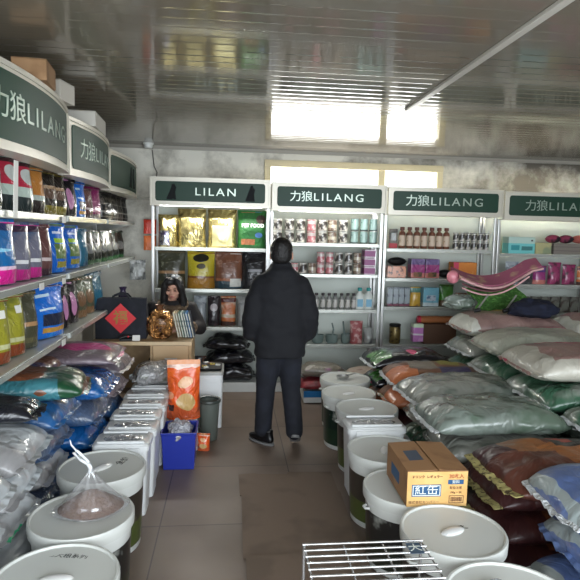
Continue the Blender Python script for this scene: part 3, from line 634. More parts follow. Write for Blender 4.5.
# ------------------------------------------------------------------ bags on the left shelves (front faces +X)
def lrow(z, items):
    for (y, w_, h, d, m, lb, ex) in items:
        y *= 1.075; w_ *= 1.06; d *= .85; h *= 1.04
        pouch('food_pouch', lb, 'pet food bag', w_, d, h, m, (LX-.045-d/2-w_*.2+ex.get('dx', 0), y, z+.008), PI/2-.42+ex.get('rz', 0), ex.get('g', 'bags on the left wall shelves'), seed=hash_(lb), panel=ex.get('panel'), wr=ex.get('wr', .008))
T1 = 'on the top left shelf'; T2 = 'on the second left shelf'; T3 = 'on the third left shelf'
lrow(1.73, [(2.37,.17,.27,.12,TEALG,'teal-grey bag at the frame edge '+T1,{}), (2.55,.17,.27,.12,TEALG,'teal-grey bag nearest the viewer '+T1,{}), (2.74,.18,.27,.13,REDP,'red-topped grey and black bag, first after the teal one '+T1,{}), (2.94,.18,.27,.13,REDP,'red-topped grey and black bag, second after the teal one '+T1,{}),
    (3.13,.17,.25,.13,ORB,'orange-brown bag beside the red-topped bags '+T1,{}),
    (3.34,.2,.26,.14,DARKBR,'black and brown bag, nearest of two '+T1,{}), (3.52,.14,.26,.12,DARKBR,'black and brown bag, farther of two '+T1,{}),
    (3.76,.2,.25,.14,BPINK,'black pouch with pale streak between brown and blue bags '+T1,{}), (3.98,.17,.25,.12,BLU2,'blue bag between two darker bags '+T1,{}),
    (4.16,.15,.22,.1,BRP,'brown and pink bag right of the blue one '+T1,{}), (4.42,.26,.25,.13,MAG,'tall magenta bag near the middle unit end '+T1,{}),
    (4.87,.2,.24,.12,CHECK,'black patterned bag, first of four '+T1,{}), (5.09,.2,.24,.12,CHECK,'black patterned bag, second of four '+T1,{}), (5.31,.2,.24,.12,CHECK,'black patterned bag, third of four '+T1,{}), (5.54,.2,.24,.12,CHECK,'black patterned bag, last of four '+T1,{})])
lrow(1.37, [(2.62,.36,.31,.18,BPK,'large blue bag with pink foot '+T2,{'dx':.02}), (2.89,.2,.30,.14,GPK,'grey and pink bag, first behind the large blue-pink one '+T2,{}), (3.07,.16,.30,.14,GPK,'grey and pink bag, second behind the large blue-pink one '+T2,{}),
    (3.235,.14,.29,.13,BRP,'brown bag at the end of the blue-pink row '+T2,{}),
    (3.44,.27,.30,.16,BLU,'bright blue bag with green label, nearer of two '+T2,{'dx':.02}), (3.80,.28,.29,.15,BLU,'bright blue bag with green label, farther of two '+T2,{}), (4.02,.12,.27,.1,TEAL,'narrow teal bag after the bright blue pair '+T2,{}),
    (4.22,.2,.26,.14,DGREEN,'black bag with green foot, first of six '+T2,{}), (4.45,.2,.26,.14,DGREEN,'black bag with green foot, second of six '+T2,{}), (4.66,.16,.26,.13,DGREEN,'black bag with green foot, third of six '+T2,{}),
    (4.88,.2,.26,.13,DGREEN,'black bag with green foot, fourth of six '+T2,{}), (5.12,.2,.26,.13,DGREEN,'black bag with green foot, fifth of six '+T2,{}), (5.36,.2,.26,.13,DGREEN,'black bag with green foot, last of six '+T2,{})])
wl = [(.05,.55,.68,.8,WLAB)]
lrow(.99, [(2.42,.17,.31,.13,YG,'yellow-green bag with white tag at the frame edge '+T3,{'panel':wl}), (2.60,.17,.31,.13,YG,'yellow-green bag with white tag nearest the viewer '+T3,{'panel':wl}), (2.79,.17,.31,.13,YG,'yellow-green bag with white tag, second '+T3,{'panel':wl}), (2.97,.14,.30,.12,OLIVE,'dark olive bag after the yellow-green pair '+T3,{}),
    (3.26,.36,.31,.18,BLU2,'large blue bag with dark window print '+T3,{'dx':.05}), (3.56,.13,.28,.12,BPINK,'black and pink bag, first after the large blue one '+T3,{}), (3.76,.17,.28,.12,BPINK,'black and pink bag, second after the large blue one '+T3,{}),
    (3.98,.2,.29,.13,MIXG,'green-brown animal print bag '+T3,{}), (4.2,.18,.28,.13,MIXG,'green-brown animal print bag beside the teal one '+T3,{}), (4.45,.2,.3,.13,TEAL,'dark teal bag near the red and black tote '+T3,{})])
tag(MB().add([(-.985,2.685,1.70),(-.985,2.735,1.70),(-.975,2.735,1.96),(-.975,2.685,1.96),(-.987,2.685,1.70),(-.987,2.735,1.70),(-.977,2.735,1.96),(-.977,2.685,1.96)], [(0,1,2,3),(7,6,5,4),(0,4,5,1),(1,5,6,2),(2,6,7,3),(3,7,4,0)]).build('paper_strip', WLAB), 'long white paper strip hanging before the red-topped bags', 'paper tag')
for i, (y, z) in enumerate([(3.47, 1.72), (3.42, .985), (3.05, 1.36), (3.45, 1.355)]):
    tag(MB().box(LX+.001, LX+.004, y, y+.07, z-.03, z+.006).build('price_tag', WLAB, bevel=.0005), 'small white price tag on the %s' % ('top left shelf edge', 'third left shelf edge', 'second left shelf edge below the grey-pink bags', 'second left shelf edge below the bright blue bag')[i], 'price tag', 'price tags on the left shelf edges')
for i, (z, m) in enumerate([(1.62, mat('red_foil_sachet', S(196,60,44), .3, crinkle=.4)), (1.45, mat('orange_sachet', S(206,110,60), .3, crinkle=.4))]):
    pouch('sachet', '%s sachet hanging at the end of the left shelves' % ('red', 'orange')[i], 'sachet', .13, .03, .15, m, (-.84, 5.98, z), 0.2, 'hanging sachets', 50+i, .004, n=8)
pouch('clear_bag', 'clear crinkled bag hanging above the red and black tote', 'plastic bag', .16, .07, .2, mat('clear_crinkled', S(176,178,176), .2, 0, .6, nz=(S(110,112,110), 14, .5), crinkle=1.2), (-.93, 5.75, 1.16), .3, None, 53, .015)

# ------------------------------------------------------------------ stacked sacks, left
CLR = mat('milky_plastic_wrap', S(186,191,194), .34, 0, .5, nz=(S(150,149,150), 3, .48), crinkle=.45, cscale=4)
CLRG = mat('milky_plastic_green_print', S(186,191,194), .34, 0, .5, rects=((.55,.9,.1,.42,S(40,160,110)),), nz=(S(150,149,150), 3, .48), crinkle=.45, cscale=4)
GBR = mat('green_brown_sack', S(140,84,54), .3, 0, .5, axes='XY', rects=((.66,1,0,1,S(30,74,48)),(.3,.8,0,.18,S(60,120,130))), nz=(S(96,60,44), 5, .52), crinkle=.5, warp=.12)
BKS = mat('black_sack_blue_writing', S(24,26,34), .25, 0, .7, nz=(S(90,130,190), 18, .66), crinkle=.5)
OBR = mat('orange_brown_sack', S(120,76,56), .4, 0, .4, nz=(S(60,80,140), 6, .55), crinkle=.4)
BLS = mat('blue_shiny_sack', S(24,92,160), .22, 0, .8, nz=(S(110,160,200), 5, .66), crinkle=.7, cscale=5)
BLG = mat('blue_grey_sack', S(86,100,124), .28, 0, .6, nz=(S(40,100,160), 4, .5), crinkle=.5)
GPU = mat('grey_mauve_sack', S(132,120,126), .35, 0, .5, nz=(S(100,92,100), 6, .5), crinkle=.6)
PNK = mat('grey_sack_pink_patch', S(130,116,124), .3, 0, .5, ells=((.62,.5,.3,.2,S(216,70,150)),), crinkle=.4)
WSEAM = mat('white_crimped_plastic', S(200,204,206), .3, 0, .5, crinkle=.8, cscale=20)
BT = .155
LOOK = {'milky_plastic_wrap':'milky plastic wrapped', 'milky_plastic_green_print':'milky wrapped green-printed', 'blue_shiny_sack':'shiny blue', 'blue_grey_sack':'dull blue-grey', 'grey_mauve_sack':'grey-mauve',
    'blue_sack_clear_wrap':'clear-wrapped blue', 'dark_brown_sack':'dark brown patterned', 'maroon_sack':'dark maroon', 'grey_green_clear_wrapped_sack':'grey-green clear-wrapped', 'grey_clear_wrapped_sack':'pale grey clear-wrapped',
    'green_clear_wrapped_sack':'green clear-wrapped', 'brown_orange_sack':'brown and orange', 'black_green_purple_sack':'black, green and purple', 'white_sack_mauve_panel_red_strip':'white and mauve red-striped',
    'pale_grey_white_sack':'pale grey-white', 'dusty_pink_sack':'dusty pink'}
def stack_label(m, k, n, place): return '%s sack, %s in the stack %s' % (LOOK[m.name], 'topmost' if k == n-1 else ('bottom one', 'second-lowest', 'third-lowest', 'fourth-lowest')[k], place)
gl_ = 'sacks stacked along the left wall'
def lstack(y, W, n, ms, words, L=.56, xf=-.87, seed=0, rz0=0., name='feed_sack'):
    for k in range(n):
        m = ms[min(k, len(ms)-1)] if k < n-1 else ms[-1]
        pos = 'topmost' if k == n-1 else '%s from the bottom' % ORD[k]
        out = (0, .03, -.01, .02, .07, .09)[k] if k < 6 else 0
        sack(stack_label(m, k, n, words), xf-L/2+out*.9, y+((k*37) % 5-2)*.008, .002+k*BT, L, W, BT, PI*(k % 2)+rz0*(k % 3-1)*.6, m, None, gl_, seed+k, .009, .25)
lstack(1.93, .48, 5, [CLR, CLRG, CLR, CLRG, CLR], 'beside the nearest left pail', seed=60, rz0=.05)
lstack(2.46, .48, 5, [CLR, CLR, CLRG, CLR, CLR], 'beside the kibble bag', seed=66, rz0=-.06, xf=-.90)
lstack(3.00, .5, 5, [CLR, BLG, CLR, BLG, BLG], 'beside the nearest white bins', seed=72, rz0=.05, xf=-.915)
lstack(3.54, .5, 5, [BLG, BLS, BLS, BLG, BLS], 'beside the middle white bins', seed=78, rz0=-.04, xf=-.80)
lstack(4.08, .5, 5, [GPU, GPU, BLG, GPU, GPU], 'nearest the desk', seed=84, rz0=.04, xf=-.80)
T5 = .003+5*BT
sack('orange-brown sack with dark green end near the shelf foot', -1.06, 2.98, T5+.005, .60, .40, .13, .2, GBR, None, gl_, 91, .014)
sack('black sack with blue-white writing on the milky wrapped stack', -1.12, 2.60, T5+.005, .48, .28, .10, .15, BKS, BKS, gl_, 92, .012)
sack('mottled brown and blue sack under the nearest shelf', -1.24, 3.42, T5+.005, .40, .40, .10, -.08, OBR, WSEAM, gl_, 93, .012)
sack('grey sack with bright pink patch under the middle shelf', -1.05, 3.85, T5+.005, .6, .6, .085, .05, PNK, PNK, gl_, 94, .01)

# ------------------------------------------------------------------ white latch-lid bins, left row
BINM = mat('bin_white_plastic', S(222,224,224), .3); SLV = mat('lid_film_silver', S(176,178,180), .16, .4, .6, crinkle=.6, cscale=8, nz=(S(206,208,210), 7, .55))
def rbox(mb, sx, sy, z0, z1, r0_, r1_, n=5, c=.03):
    """box with rounded corners, r0_/r1_ scale at bottom and top"""
    pts = []
    for (qx, qy, a0) in ((1,1,0),(-1,1,PI/2),(-1,-1,PI),(1,-1,3*PI/2)):
        for k in range(n+1):
            a = a0+PI/2*k/n; pts.append((qx*(sx/2-c)+c*math.cos(a), qy*(sy/2-c)+c*math.sin(a)))
    N_ = len(pts); vs = [(x*r0_, y*r0_, z0) for x, y in pts]+[(x*r1_, y*r1_, z1) for x, y in pts]
    fs = [tuple(range(N_))[::-1], tuple(N_+k for k in range(N_))]+[(k, (k+1)%N_, N_+(k+1)%N_, N_+k) for k in range(N_)]
    return mb.add(vs, fs)
def bin_box(label, loc, rz=0, sx=.32, sy=.225, h=.44, tilt=0):
    t = thing('storage_bin', label, 'storage bin', loc, rz, 'white lidded bins'); t.rotation_euler = (tilt, 0, rz)
    rbox(MB(), sx-.02, sy-.02, .0, h-.045, .9, 1).build('bin_body', BINM, t, True)
    rbox(MB(), sx, sy, h-.044, h-.012, 1, 1).build('lid', BINM, t, True)
    l = rbox(MB(), sx-.008, sy-.008, h-.0118, h-.004, 1, .96); l.build('lid_rim', BINM, t, True)
    MB().ell((0,0,h-.004), (sx/2-.045, sy/2-.05, .012), 20, 8).build('lid_recess', SLV, t, True)
    MB().box(-sx/2+.05, sx/2-.05, -sy/2-.012, -sy/2-.001, h-.07, h-.02).build('latch', BINM, t, bevel=.003)
    MB().tube([(-sx/2+.03, -sy/2+.03, h+.004),(sx/2-.03, -sy/2+.03, h+.004)], .008, 8).build('lid_ridge', BINM, t, True); MB().tube([(-sx/2+.03, sy/2-.03, h+.004),(sx/2-.03, sy/2-.03, h+.004)], .008, 8).build('lid_ridge', BINM, t, True)
    return t
for i in range(6):
    bin_box('white lidded bin, %s' % ('nearest to the viewer in the left row', 'second from the nearest in the left row', 'third from the nearest in the left row', 'fourth from the nearest in the left row', 'fifth from the nearest in the left row', 'last in the left row by the desk')[i],
            (-.615+.012*(i % 2), 3.27+i*.236, .001), .0)
sack('clear grey plastic bag of goods on the last white bins', -.58, 4.42, .458, .34, .26, .17, .3, mat('clear_grey_bag', S(140,140,140), .18, 0, .8, nz=(S(90,96,70), 8, .56), crinkle=1.3, cscale=10), WSEAM, None, 97, .035, name='plastic_bag')

# ------------------------------------------------------------------ round pails
PLID = mat('pail_lid_plastic', S(206,208,203), .32); PWHT = mat('pail_white_plastic', S(214,216,212), .3)
def sleeve_mat(n, base, low, sp, lo=.45):
    return mat(n, base, .3, coat=.4, bands=((0,.45,low),), nz=(sp, 9, .6))
SL_DK = sleeve_mat('pail_sleeve_dark', S(30,30,30), S(38,42,32), S(150,152,146)); SL_GR = sleeve_mat('pail_sleeve_green_field', S(52,46,40), S(74,84,42), S(104,98,76)); SL_BW = sleeve_mat('pail_sleeve_green_black', S(20,38,30), S(28,52,36), S(176,180,170))
def pail(label, loc, rz, sl, D=.445, H=.42, sticker=True, hat=None, writing=None, group='round pet food pails'):
    t = thing('food_pail', label, 'pail', loc, rz, group); R = D/2
    MB().lathe([(R*.84,0),(R*.86,.004),(R*.93,H*.78),(R*.96,H*.86),(R*.96,H-.035),(R*.95,H-.03)], 40).build('pail_body', PWHT, t, True)
    MB().lathe([(R*.868+.002,.035),(R*.933,H*.74)], 40, cap=False).build('printed_sleeve', sl, t, True)
    MB().lathe([(R*.97,H-.055),(R*.995,H-.052),(R,H-.03),(R,H-.006),(R*.985,H),(R*.95,H),(R*.93,H-.008),(R*.6,H-.011),(R*.25,H-.012),(.001,H-.012)], 44).build('lid', PLID, t, True)
    if sticker: MB().ell((.0,0,H-.011), (R*.28, R*.13, .013), 18, 8).build('lid_grip', mat('lid_grip_plastic', S(224,224,222), .2, nz=(S(150,152,150), 18, .66)), t, True)
    for s in (-1, 1): MB().tube([(s*R*.965,-.02,H-.085),(s*(R*.965+.018),-.01,H-.085),(s*(R*.965+.018),.01,H-.085),(s*R*.965,.02,H-.085)], .007).build('handle_lug', PWHT, t, True)
    if writing: text_mesh('lettering', writing[0], writing[1], mat('dark_print', S(40,44,44), .5), t, (writing[2], writing[3], H-.0105), rot=(0,0,writing[4]), ext=.0006)
    return t
pail('round white pail nearest at the left edge of the frame', (-.61, 1.96, .001), .1, SL_DK, writing=('宠物犬粮系列', .032, .0, .15, -.25))
pail('round pail under the twisted bag of kibble', (-.635, 2.42, .001), 2, SL_DK)
pail('round white pail behind the kibble bag beside the bins', (-.655, 2.90, .001), .9, SL_GR, writing=('全价', .05, .12, -.02, .3), H=.43)
pail('round pail at the front right corner with a clear plastic piece on it', (.975, 1.70, .001), .3, SL_DK, D=.47, H=.43)
pail('round white pail in front of the cardboard drinks carton', (.955, 2.185, .001), .4, SL_DK, H=.42, writing=('犬', .04, .06, .0, .2))
pail('round pail carrying the cardboard drinks carton', (.90, 2.645, .001), .2, SL_DK, D=.44, H=.40)
pail('round pail between the drinks carton and the square white bin', (.91, 3.09, .001), 1.2, SL_GR, D=.44, H=.42)
pail('third pail from the far end of the right row', (.975, 3.80, .001), .2, SL_GR, D=.445, H=.44)
pail('second pail from the far end of the right row', (.94, 4.25, .001), .5, SL_BW, D=.43, H=.42)
pail('farthest pail of the right row with a metal scoop on its lid', (1.0, 4.69, .001), .2, SL_BW, D=.44, H=.42, sticker=False)
bin_box('square white bin standing between two round pails on the right', (.93, 3.44, .001), 0, .38, .235, .46)
t = thing('metal_scoop', 'small metal scoop lying on the farthest pail lid', 'scoop', (.98, 4.69, .41), .4); MB().lathe([(.02,0),(.04,.01),(.045,.03),(.043,.03),(.036,.012)], 14, sx=1.4).build('bowl', CHROME, t, True); MB().tube([(.05,0,.025),(.13,0,.04)], .008).build('handle', CHROME, t, True)
t = thing('plastic_cup', 'clear crumpled plastic piece on the front right pail lid', 'plastic piece', (.93, 1.76, .42), .6)
MB().ell((0,0,.022), (.055,.028,.02), 16, 10).build('wrapper_body', mat('clear_blue_white', S(200,212,226), .12, 0, .8, crinkle=1.5, cscale=16), t, True); MB().tube([(-.05,0,.02),(-.085,.01,.03),(-.11,-.005,.02)], .012, 8, .004).build('twisted_end', mat('clear_blue_white', S(1,1,1)), t, True)

# knotted clear bag of kibble
t = thing('kibble_bag', 'knotted clear plastic bag of brown kibble on a round pail lid', 'bag', (-.60, 2.44, .413), .2); t.scale = (.92, .92, .9)
kv = []; kf = []; nr, ns = 18, 40
def kprof(i, a):
    s = i/nr
    if s < .5: r = .155*math.sin(min(1, s*2.6+.35)*PI/2)*(1 if s < .25 else 1-(s-.25)*1.3); z = .004+s*.11
    else: q = (s-.5)/.5; r = .105*(1-q)**1.15+.010; z = .06+q*.15
    pl = 1+(.24*max(0,s-.3))*math.sin(a*9+s*2)+.05*math.sin(a*4+1)
    return (r*pl*1.12*math.cos(a), r*pl*.9*math.sin(a), z)
for i in range(nr+1):
    for k in range(ns): kv.append(kprof(i, 2*PI*k/ns))
for i in range(nr):
    for k in range(ns): kf.append((i*ns+k, i*ns+(k+1)%ns, (i+1)*ns+(k+1)%ns, (i+1)*ns+k))
kf.append(tuple(range(ns))[::-1]); kf.append(tuple(nr*ns+k for k in range(ns)))
MB().add(kv, kf).build('bag_film', film('kibble_bag_film', S(210,210,214), .26, .1), t, True)
MB().lathe([(.002,.006),(.11,.008),(.140,.03),(.112,.052),(.088,.068),(.066,.085),(.042,.102),(.018,.112),(.001,.113)], 36, sx=1.08, sy=.86).build('kibble_fill', mat('brown_kibble', S(118,84,62), .7, bump=1.5, bscale=70, nz=(S(104,68,46), 70, .5)), t, True)
MB().tube([(0,0,.205),(.0,0,.225),(-.012,0,.25)], .014, 10, .010).build('knot', mat('white_twist', S(214,216,218), .25, crinkle=.8), t, True)
MB().tube([(-.012,0,.245),(-.05,.0,.275),(-.075,0,.31),(-.06,0,.318),(-.035,0,.29),(-.008,0,.255)], .007, 8).build('tied_loop', mat('white_twist', S(1,1,1)), t, True)
MB().tube([(-.06,0,.315),(-.085,.0,.35),(-.09,0,.375)], .005, 6, .002).build('bag_tail', mat('white_twist', S(1,1,1)), t, True)

# drinks carton on the pail
t = thing('drinks_carton', 'printed cardboard drinks carton standing on a round pail', 'cardboard box', (.975, 2.60, .4015), -.02)
OC = mat('orange_card_front', S(222,178,112), .6, nz=(S(214,166,100), 8, .5)); BC = mat('brown_card_top', S(158,118,80), .65, nz=(S(138,100,68), 6, .5)); NV = mat('navy_print', S(40,84,124), .5); DPR = mat('brown_print', S(110,70,50), .6)
bx, by, bz = .29, .36, .17
MB().box(-bx/2, bx/2, -by/2+.002, by/2, 0, bz).build('carton_body', BC, t, bevel=.003)
MB().box(-bx/2+.001, bx/2-.001, -by/2-.0005, -by/2+.0015, .001, bz-.001).build('front_face', OC, t)
MB().add([(-bx/2,-by/2,bz+.0005),(-.004,-by/2,bz+.006),(-.004,by/2,bz+.006),(-bx/2,by/2,bz+.0005),(-bx/2,-by/2,bz+.0025),(-.004,-by/2,bz+.009),(-.004,by/2,bz+.009),(-bx/2,by/2,bz+.0025)], [(0,3,2,1),(4,5,6,7),(0,1,5,4),(1,2,6,5),(2,3,7,6),(3,0,4,7)]).build('top_flap', BC, t)
MB().add([(.004,-by/2,bz+.006),(bx/2,-by/2,bz+.0005),(bx/2,by/2,bz+.0005),(.004,by/2,bz+.006),(.004,-by/2,bz+.009),(bx/2,-by/2,bz+.0025),(bx/2,by/2,bz+.0025),(.004,by/2,bz+.009)], [(0,3,2,1),(4,5,6,7),(0,1,5,4),(1,2,6,5),(2,3,7,6),(3,0,4,7)]).build('top_flap', BC, t)
yf = -by/2-.0012
pl_ = MB().box(-.122, .018, yf-.0008, yf, .05, .108).build('blue_plaque', NV, t)
MB().box(-.118, .014, yf-.0016, yf-.001, .054, .0575).box(-.118, .014, yf-.0016, yf-.001, .1005, .104).box(-.118, -.1145, yf-.0016, yf-.001, .054, .104).box(.0105, .014, yf-.0016, yf-.001, .054, .104).build('plaque_border', WTXT, pl_)
text_mesh('lettering', '紅缶', .05, WTXT, pl_, (-.052, yf-.0015, .079), bold=.0, ext=.0004, xs=1.15)
text_mesh('lettering', '株式会社カンパニー', .0165, DPR, t, (-.062, yf-.001, .022), ext=.0004)
text_mesh('lettering', 'ドリンク  レギュラー', .0155, DPR, t, (-.05, yf-.001, .145), ext=.0004, bold=.0004)
text_mesh('lettering', '30本入', .024, mat('red_brown_print', S(170,96,60), .6), t, (.09, yf-.001, .146), ext=.0004, bold=.0006)
q = MB().box(.05, .125, yf-.0008, yf, .108, .13).build('blue_tab', NV, t); text_mesh('lettering', '飲料', .018, WTXT, q, (.0875, yf-.0015, .119), ext=.0003)
MB().box(.057, .128, yf-.0008, yf, .016, .019).box(.057, .128, yf-.0008, yf, .05, .053).box(.057, .06, yf-.0008, yf, .019, .05).box(.125, .128, yf-.0008, yf, .019, .05).build('stamp_frame', DPR, t)
mb = MB(); rr = random.Random(3); x = .066
while x < .118: ww = rr.choice((.001,.0018,.0026)); mb.box(x, x+ww, yf-.0008, yf, .024, .045); x += ww+rr.choice((.0012,.002))
mb.build('barcode', DPR, t)
text_mesh('lettering', '190g × 30', .014, DPR, t, (.088, yf-.001, .068), ext=.0004); text_mesh('lettering', '取扱注意', .015, DPR, t, (.088, yf-.001, .09), ext=.0004)
pt = MB().box(-.10, -.03, -.06, .06, bz+.0078, bz+.0086)
for v_ in range(len(pt.v)): p = pt.v[v_]; pt.v[v_] = (p[0], p[1], p[2]-(abs(p[0])-.0)*.045+.001)
pt.build('top_plaque', mat('faded_navy_print', S(70,80,96), .6), t)
MB().box(-bx/2-.0009, -bx/2-.0002, -.05, .09, .05, .11).build('side_plaque', NV, t)

# wire grate stand, front
t = thing('wire_stand', 'chromed wire grate stand at the bottom edge of the aisle', 'wire rack', (0, 0, 0), 0)
WR = mat('wire_chrome', S(196,196,196), .25, .8); X0, X1, Y0, Y1, ZT = .285, .735, 1.42, 1.965, .50
def bars(nm, segs, r=.0042):
    for (a, b) in segs: MB().tube([a, b], r, 8).build(nm, WR, t, True)
bars('frame_rod', [((X0,Y0,ZT),(X0,Y1,ZT)), ((X1,Y0,ZT),(X1,Y1,ZT)), ((X0+.15,Y0,ZT-.006),(X0+.15,Y1,ZT-.006)), ((X0+.3,Y0,ZT-.006),(X0+.3,Y1,ZT-.006))], .0035)
bars('wire_bar', [((X0-.006, Y0+(Y1-Y0)*i/14, ZT+.004), (X1+.006, Y0+(Y1-Y0)*i/14, ZT+.004)) for i in range(15)], .0046)
bars('leg', [((x, y, 0), (x, y, ZT)) for x in (X0, X1) for y in (Y0, Y1)], .006)
bars('side_rail', [((X0, y, .2), (X1, y, .2)) for y in (Y0, Y1)]+[((x, Y0, .2), (x, Y1, .2)) for x in (X0, X1)], .004)
q = MB().box(X1-.07, X1-.018, Y1-.095, Y1-.025, ZT+.0095, ZT+.011).build('price_plate', mat('dark_blue_plate', S(60,80,100), .4), t); text_mesh('lettering', '大', .05, WTXT, q, (X1-.044, Y1-.06, ZT+.0115), rot=(0,0,0), ext=.0004)

# flattened cardboard on the aisle
FC = mat('flattened_cardboard', S(121,104,90), .75, nz=(S(108,93,80), 3, .5), bump=.2, bscale=12)
def sheet(label, pts, z):
    n = len(pts); vs = [(x, y, z) for x, y in pts]+[(x, y, z+.004) for x, y in pts]
    tag(MB().add(vs, [tuple(range(n))[::-1], tuple(n+k for k in range(n))]+[(k, (k+1)%n, n+(k+1)%n, n+k) for k in range(n)]).build('cardboard_sheet', FC), label, 'cardboard sheet', 'flattened cardboard in the aisle')
sheet('flattened cardboard sheet behind the others near the man', [(.075,3.40),(.71,3.38),(.715,3.72),(.42,3.735),(.40,3.70),(.20,3.71),(.18,3.725),(.07,3.71)], .001)
sheet('flattened cardboard sheet in the middle of the aisle', [(.08,2.70),(.27,2.70),(.31,2.72),(.70,2.71),(.72,3.41),(.085,3.44)], .0055)
sheet('flattened cardboard sheet nearest the wire stand', [(.09,1.9),(.70,1.9),(.715,2.76),(.32,2.73),(.27,2.715),(.095,2.72)], .010)

# ------------------------------------------------------------------ stacked sacks, right
BLC = mat('blue_sack_clear_wrap', S(86,106,152), .3, 0, .5, rects=((.03,.07,0,1,S(150,160,160)),), nz=(S(104,122,160), 5, .52), crinkle=.35, cscale=5)
BRW = mat('dark_brown_sack', S(96,54,42), .45, 0, .3, rects=((0,.2,.6,1,S(64,30,36)),(.16,.40,.55,1,S(150,96,54)),(.4,.62,.15,.7,S(146,92,52)),(.44,.95,.62,1,S(36,32,30)),(.5,.6,.72,1,S(176,60,50)),(.66,.95,.1,.7,S(40,34,32)),(.78,.84,.1,.7,S(180,90,56))), nz=(S(78,42,34), 6, .5), crinkle=.3)
BRW2 = mat('maroon_sack', S(66,34,34), .45, 0, .3, rects=((.3,.42,.1,.9,S(130,80,50)),(.55,.9,0,1,S(34,30,30))), nz=(S(84,44,40), 6, .5), crinkle=.3)
YST = mat('yellow_patterned_strip', S(170,160,104), .6, nz=(S(70,56,40), 55, .52))
GGW = mat('grey_green_clear_wrapped_sack', S(122,132,124), .25, 0, .7, nz=(S(92,108,94), 4, .5), crinkle=.6, cscale=5)
GGW2 = mat('grey_clear_wrapped_sack', S(140,142,134), .25, 0, .7, nz=(S(104,112,104), 4, .5), crinkle=.6, cscale=5)
GRW = mat('green_clear_wrapped_sack', S(58,96,74), .3, 0, .7, nz=(S(128,136,126), 4, .48), crinkle=.7, cscale=5)
ORS = mat('brown_orange_sack', S(120,80,56), .4, 0, .3, rects=((0,.28,0,.5,S(196,116,74)),(.22,.5,.3,1,S(130,122,110)),(.5,.8,.0,.4,S(60,54,96)),(.55,.75,.5,.9,S(140,134,60))), nz=(S(90,58,44), 6, .55), crinkle=.3)
BGS = mat('black_green_purple_sack', S(24,24,30), .25, 0, .6, rects=((.02,.25,.1,.6,S(60,110,50)),(.4,.9,.5,.9,S(60,44,70))), ells=((.5,.3,.06,.12,S(220,90,130)),), nz=(S(60,56,70), 12, .62), crinkle=.4)
WPK = mat('white_sack_mauve_panel_red_strip', S(176,172,160), .4, 0, .4, rects=((.16,1,.12,.94,S(146,116,110)),(.22,1,.74,.86,S(172,44,80)),(.48,1,.05,.38,S(204,200,188)),(.56,.9,.18,.22,S(90,80,80))), nz=(S(150,144,134), 3, .55), crinkle=.3)
WGR = mat('pale_grey_white_sack', S(168,170,156), .35, 0, .4, rects=((.5,1,.75,.9,S(196,80,110)),), nz=(S(140,144,130), 3, .5), crinkle=.5)
PKG = mat('dusty_pink_sack', S(150,122,116), .4, 0, .4, rects=((.0,.12,0,1,S(200,200,190)),(.4,1,.6,.8,S(190,150,70))), nz=(S(124,98,94), 3, .5), crinkle=.4)
gr_ = 'sacks stacked along the right side'
def rstack(cx, cy, W, n, T, ms, words, L=.76, seed=100, dx=(0,0,0,0,0,0,0), rzs=(0,0,0,0,0,0,0), dy=(0,)*7, seam=WSEAM, sag=.3, z0=.002, wr=.019):
    for k in range(n):
        pos = 'topmost' if k == n-1 else '%s from the bottom' % ORD[k]
        sack(stack_label(ms[k % len(ms)] if k < n-1 else ms[-1], k, n, words), cx+dx[k], cy+dy[k], z0+k*T, L, W, T, rzs[k], ms[k % len(ms)] if k < n-1 else ms[-1], (None if seam is WSEAM and k % 2 == 0 else seam), gr_, seed+k, wr, sag)
rstack(1.74, 2.00, .5, 4, .172, [BLC], 'at the right front corner', wr=.011, seed=100, dx=(.0,-.06,.0,-.05), rzs=(0,.02,-.03,-.05), dy=(-.03,-.03,.0,.06))
rstack(1.70, 2.56, .56, 4, .155, [BRW2, BRW2, BRW2, BRW], 'with yellow end strips', L=.86, seed=110, dx=(.06,.04,.03,0), rzs=(0,.02,-.02,.05), dy=(.12,.12,.14,-.05), seam=YST)
rstack(1.66, 3.17, .50, 4, .17, [GGW2, GRW, GGW2, GGW], 'just behind the yellow-stripped brown sacks', L=.84, seed=120, dx=(.0,.0,.0,-.09), rzs=(0,.02,-.03,.0), dy=(0,0,0,-.01))
rstack(1.68, 3.70, .50, 4, .17, [GGW, GRW, GGW2, GGW2], 'beside the square right bin', L=.84, seed=130, dx=(.0,.0,.02,-.06), rzs=(0,-.02,.03,.05))
rstack(1.64, 4.22, .48, 4, .162, [ORS, BRW2, ORS, ORS], 'beside the second farthest right pail', L=.78, seed=140, dx=(.0,.0,-.03,-.02), rzs=(0,.02,.03,-.05))
rstack(1.58, 4.74, .46, 4, .165, [BGS, ORS, BGS, BGS], 'beside the farthest right pail', L=.72, seed=150, dx=(.02,.02,.0,-.03), rzs=(0,-.02,.02,.06))
rstack(1.95, 5.26, .42, 4, .12, [BRW2, BGS, BRW2, BRW2], 'before the brown-capped bottle shelves', L=.6, seed=160)
rstack(2.60, 2.80, .56, 4, .185, [GRW, GGW2, GRW, GRW], 'right of the grey-green sacks', L=.86, seed=170, dx=(.0,.02,-.08,-.22), rzs=(0,.02,-.02,.04))
rstack(2.58, 3.40, .66, 5, .192, [GGW2, GRW, GGW, GRW, WPK], 'with the red-striped white top', L=.94, seed=180, dx=(.0,-.03,.02,-.20,-.25), rzs=(0,.02,-.02,.0,-.04))
rstack(2.52, 4.06, .60, 5, .19, [GGW, GRW, PKG, GRW, WGR], 'between red-striped and pink-topped stacks', L=.94, seed=190, dx=(.0,-.03,-.05,-.12,-.12), rzs=(0,.02,-.02,.0,-.03))
rstack(2.44, 4.70, .58, 5, .2, [GRW, GGW2, GRW, GGW2, PKG], 'farthest back under the pink pad', L=.9, seed=200, dx=(.0,-.03,-.05,.0,.0), rzs=(0,.02,-.02,.03,-.02))
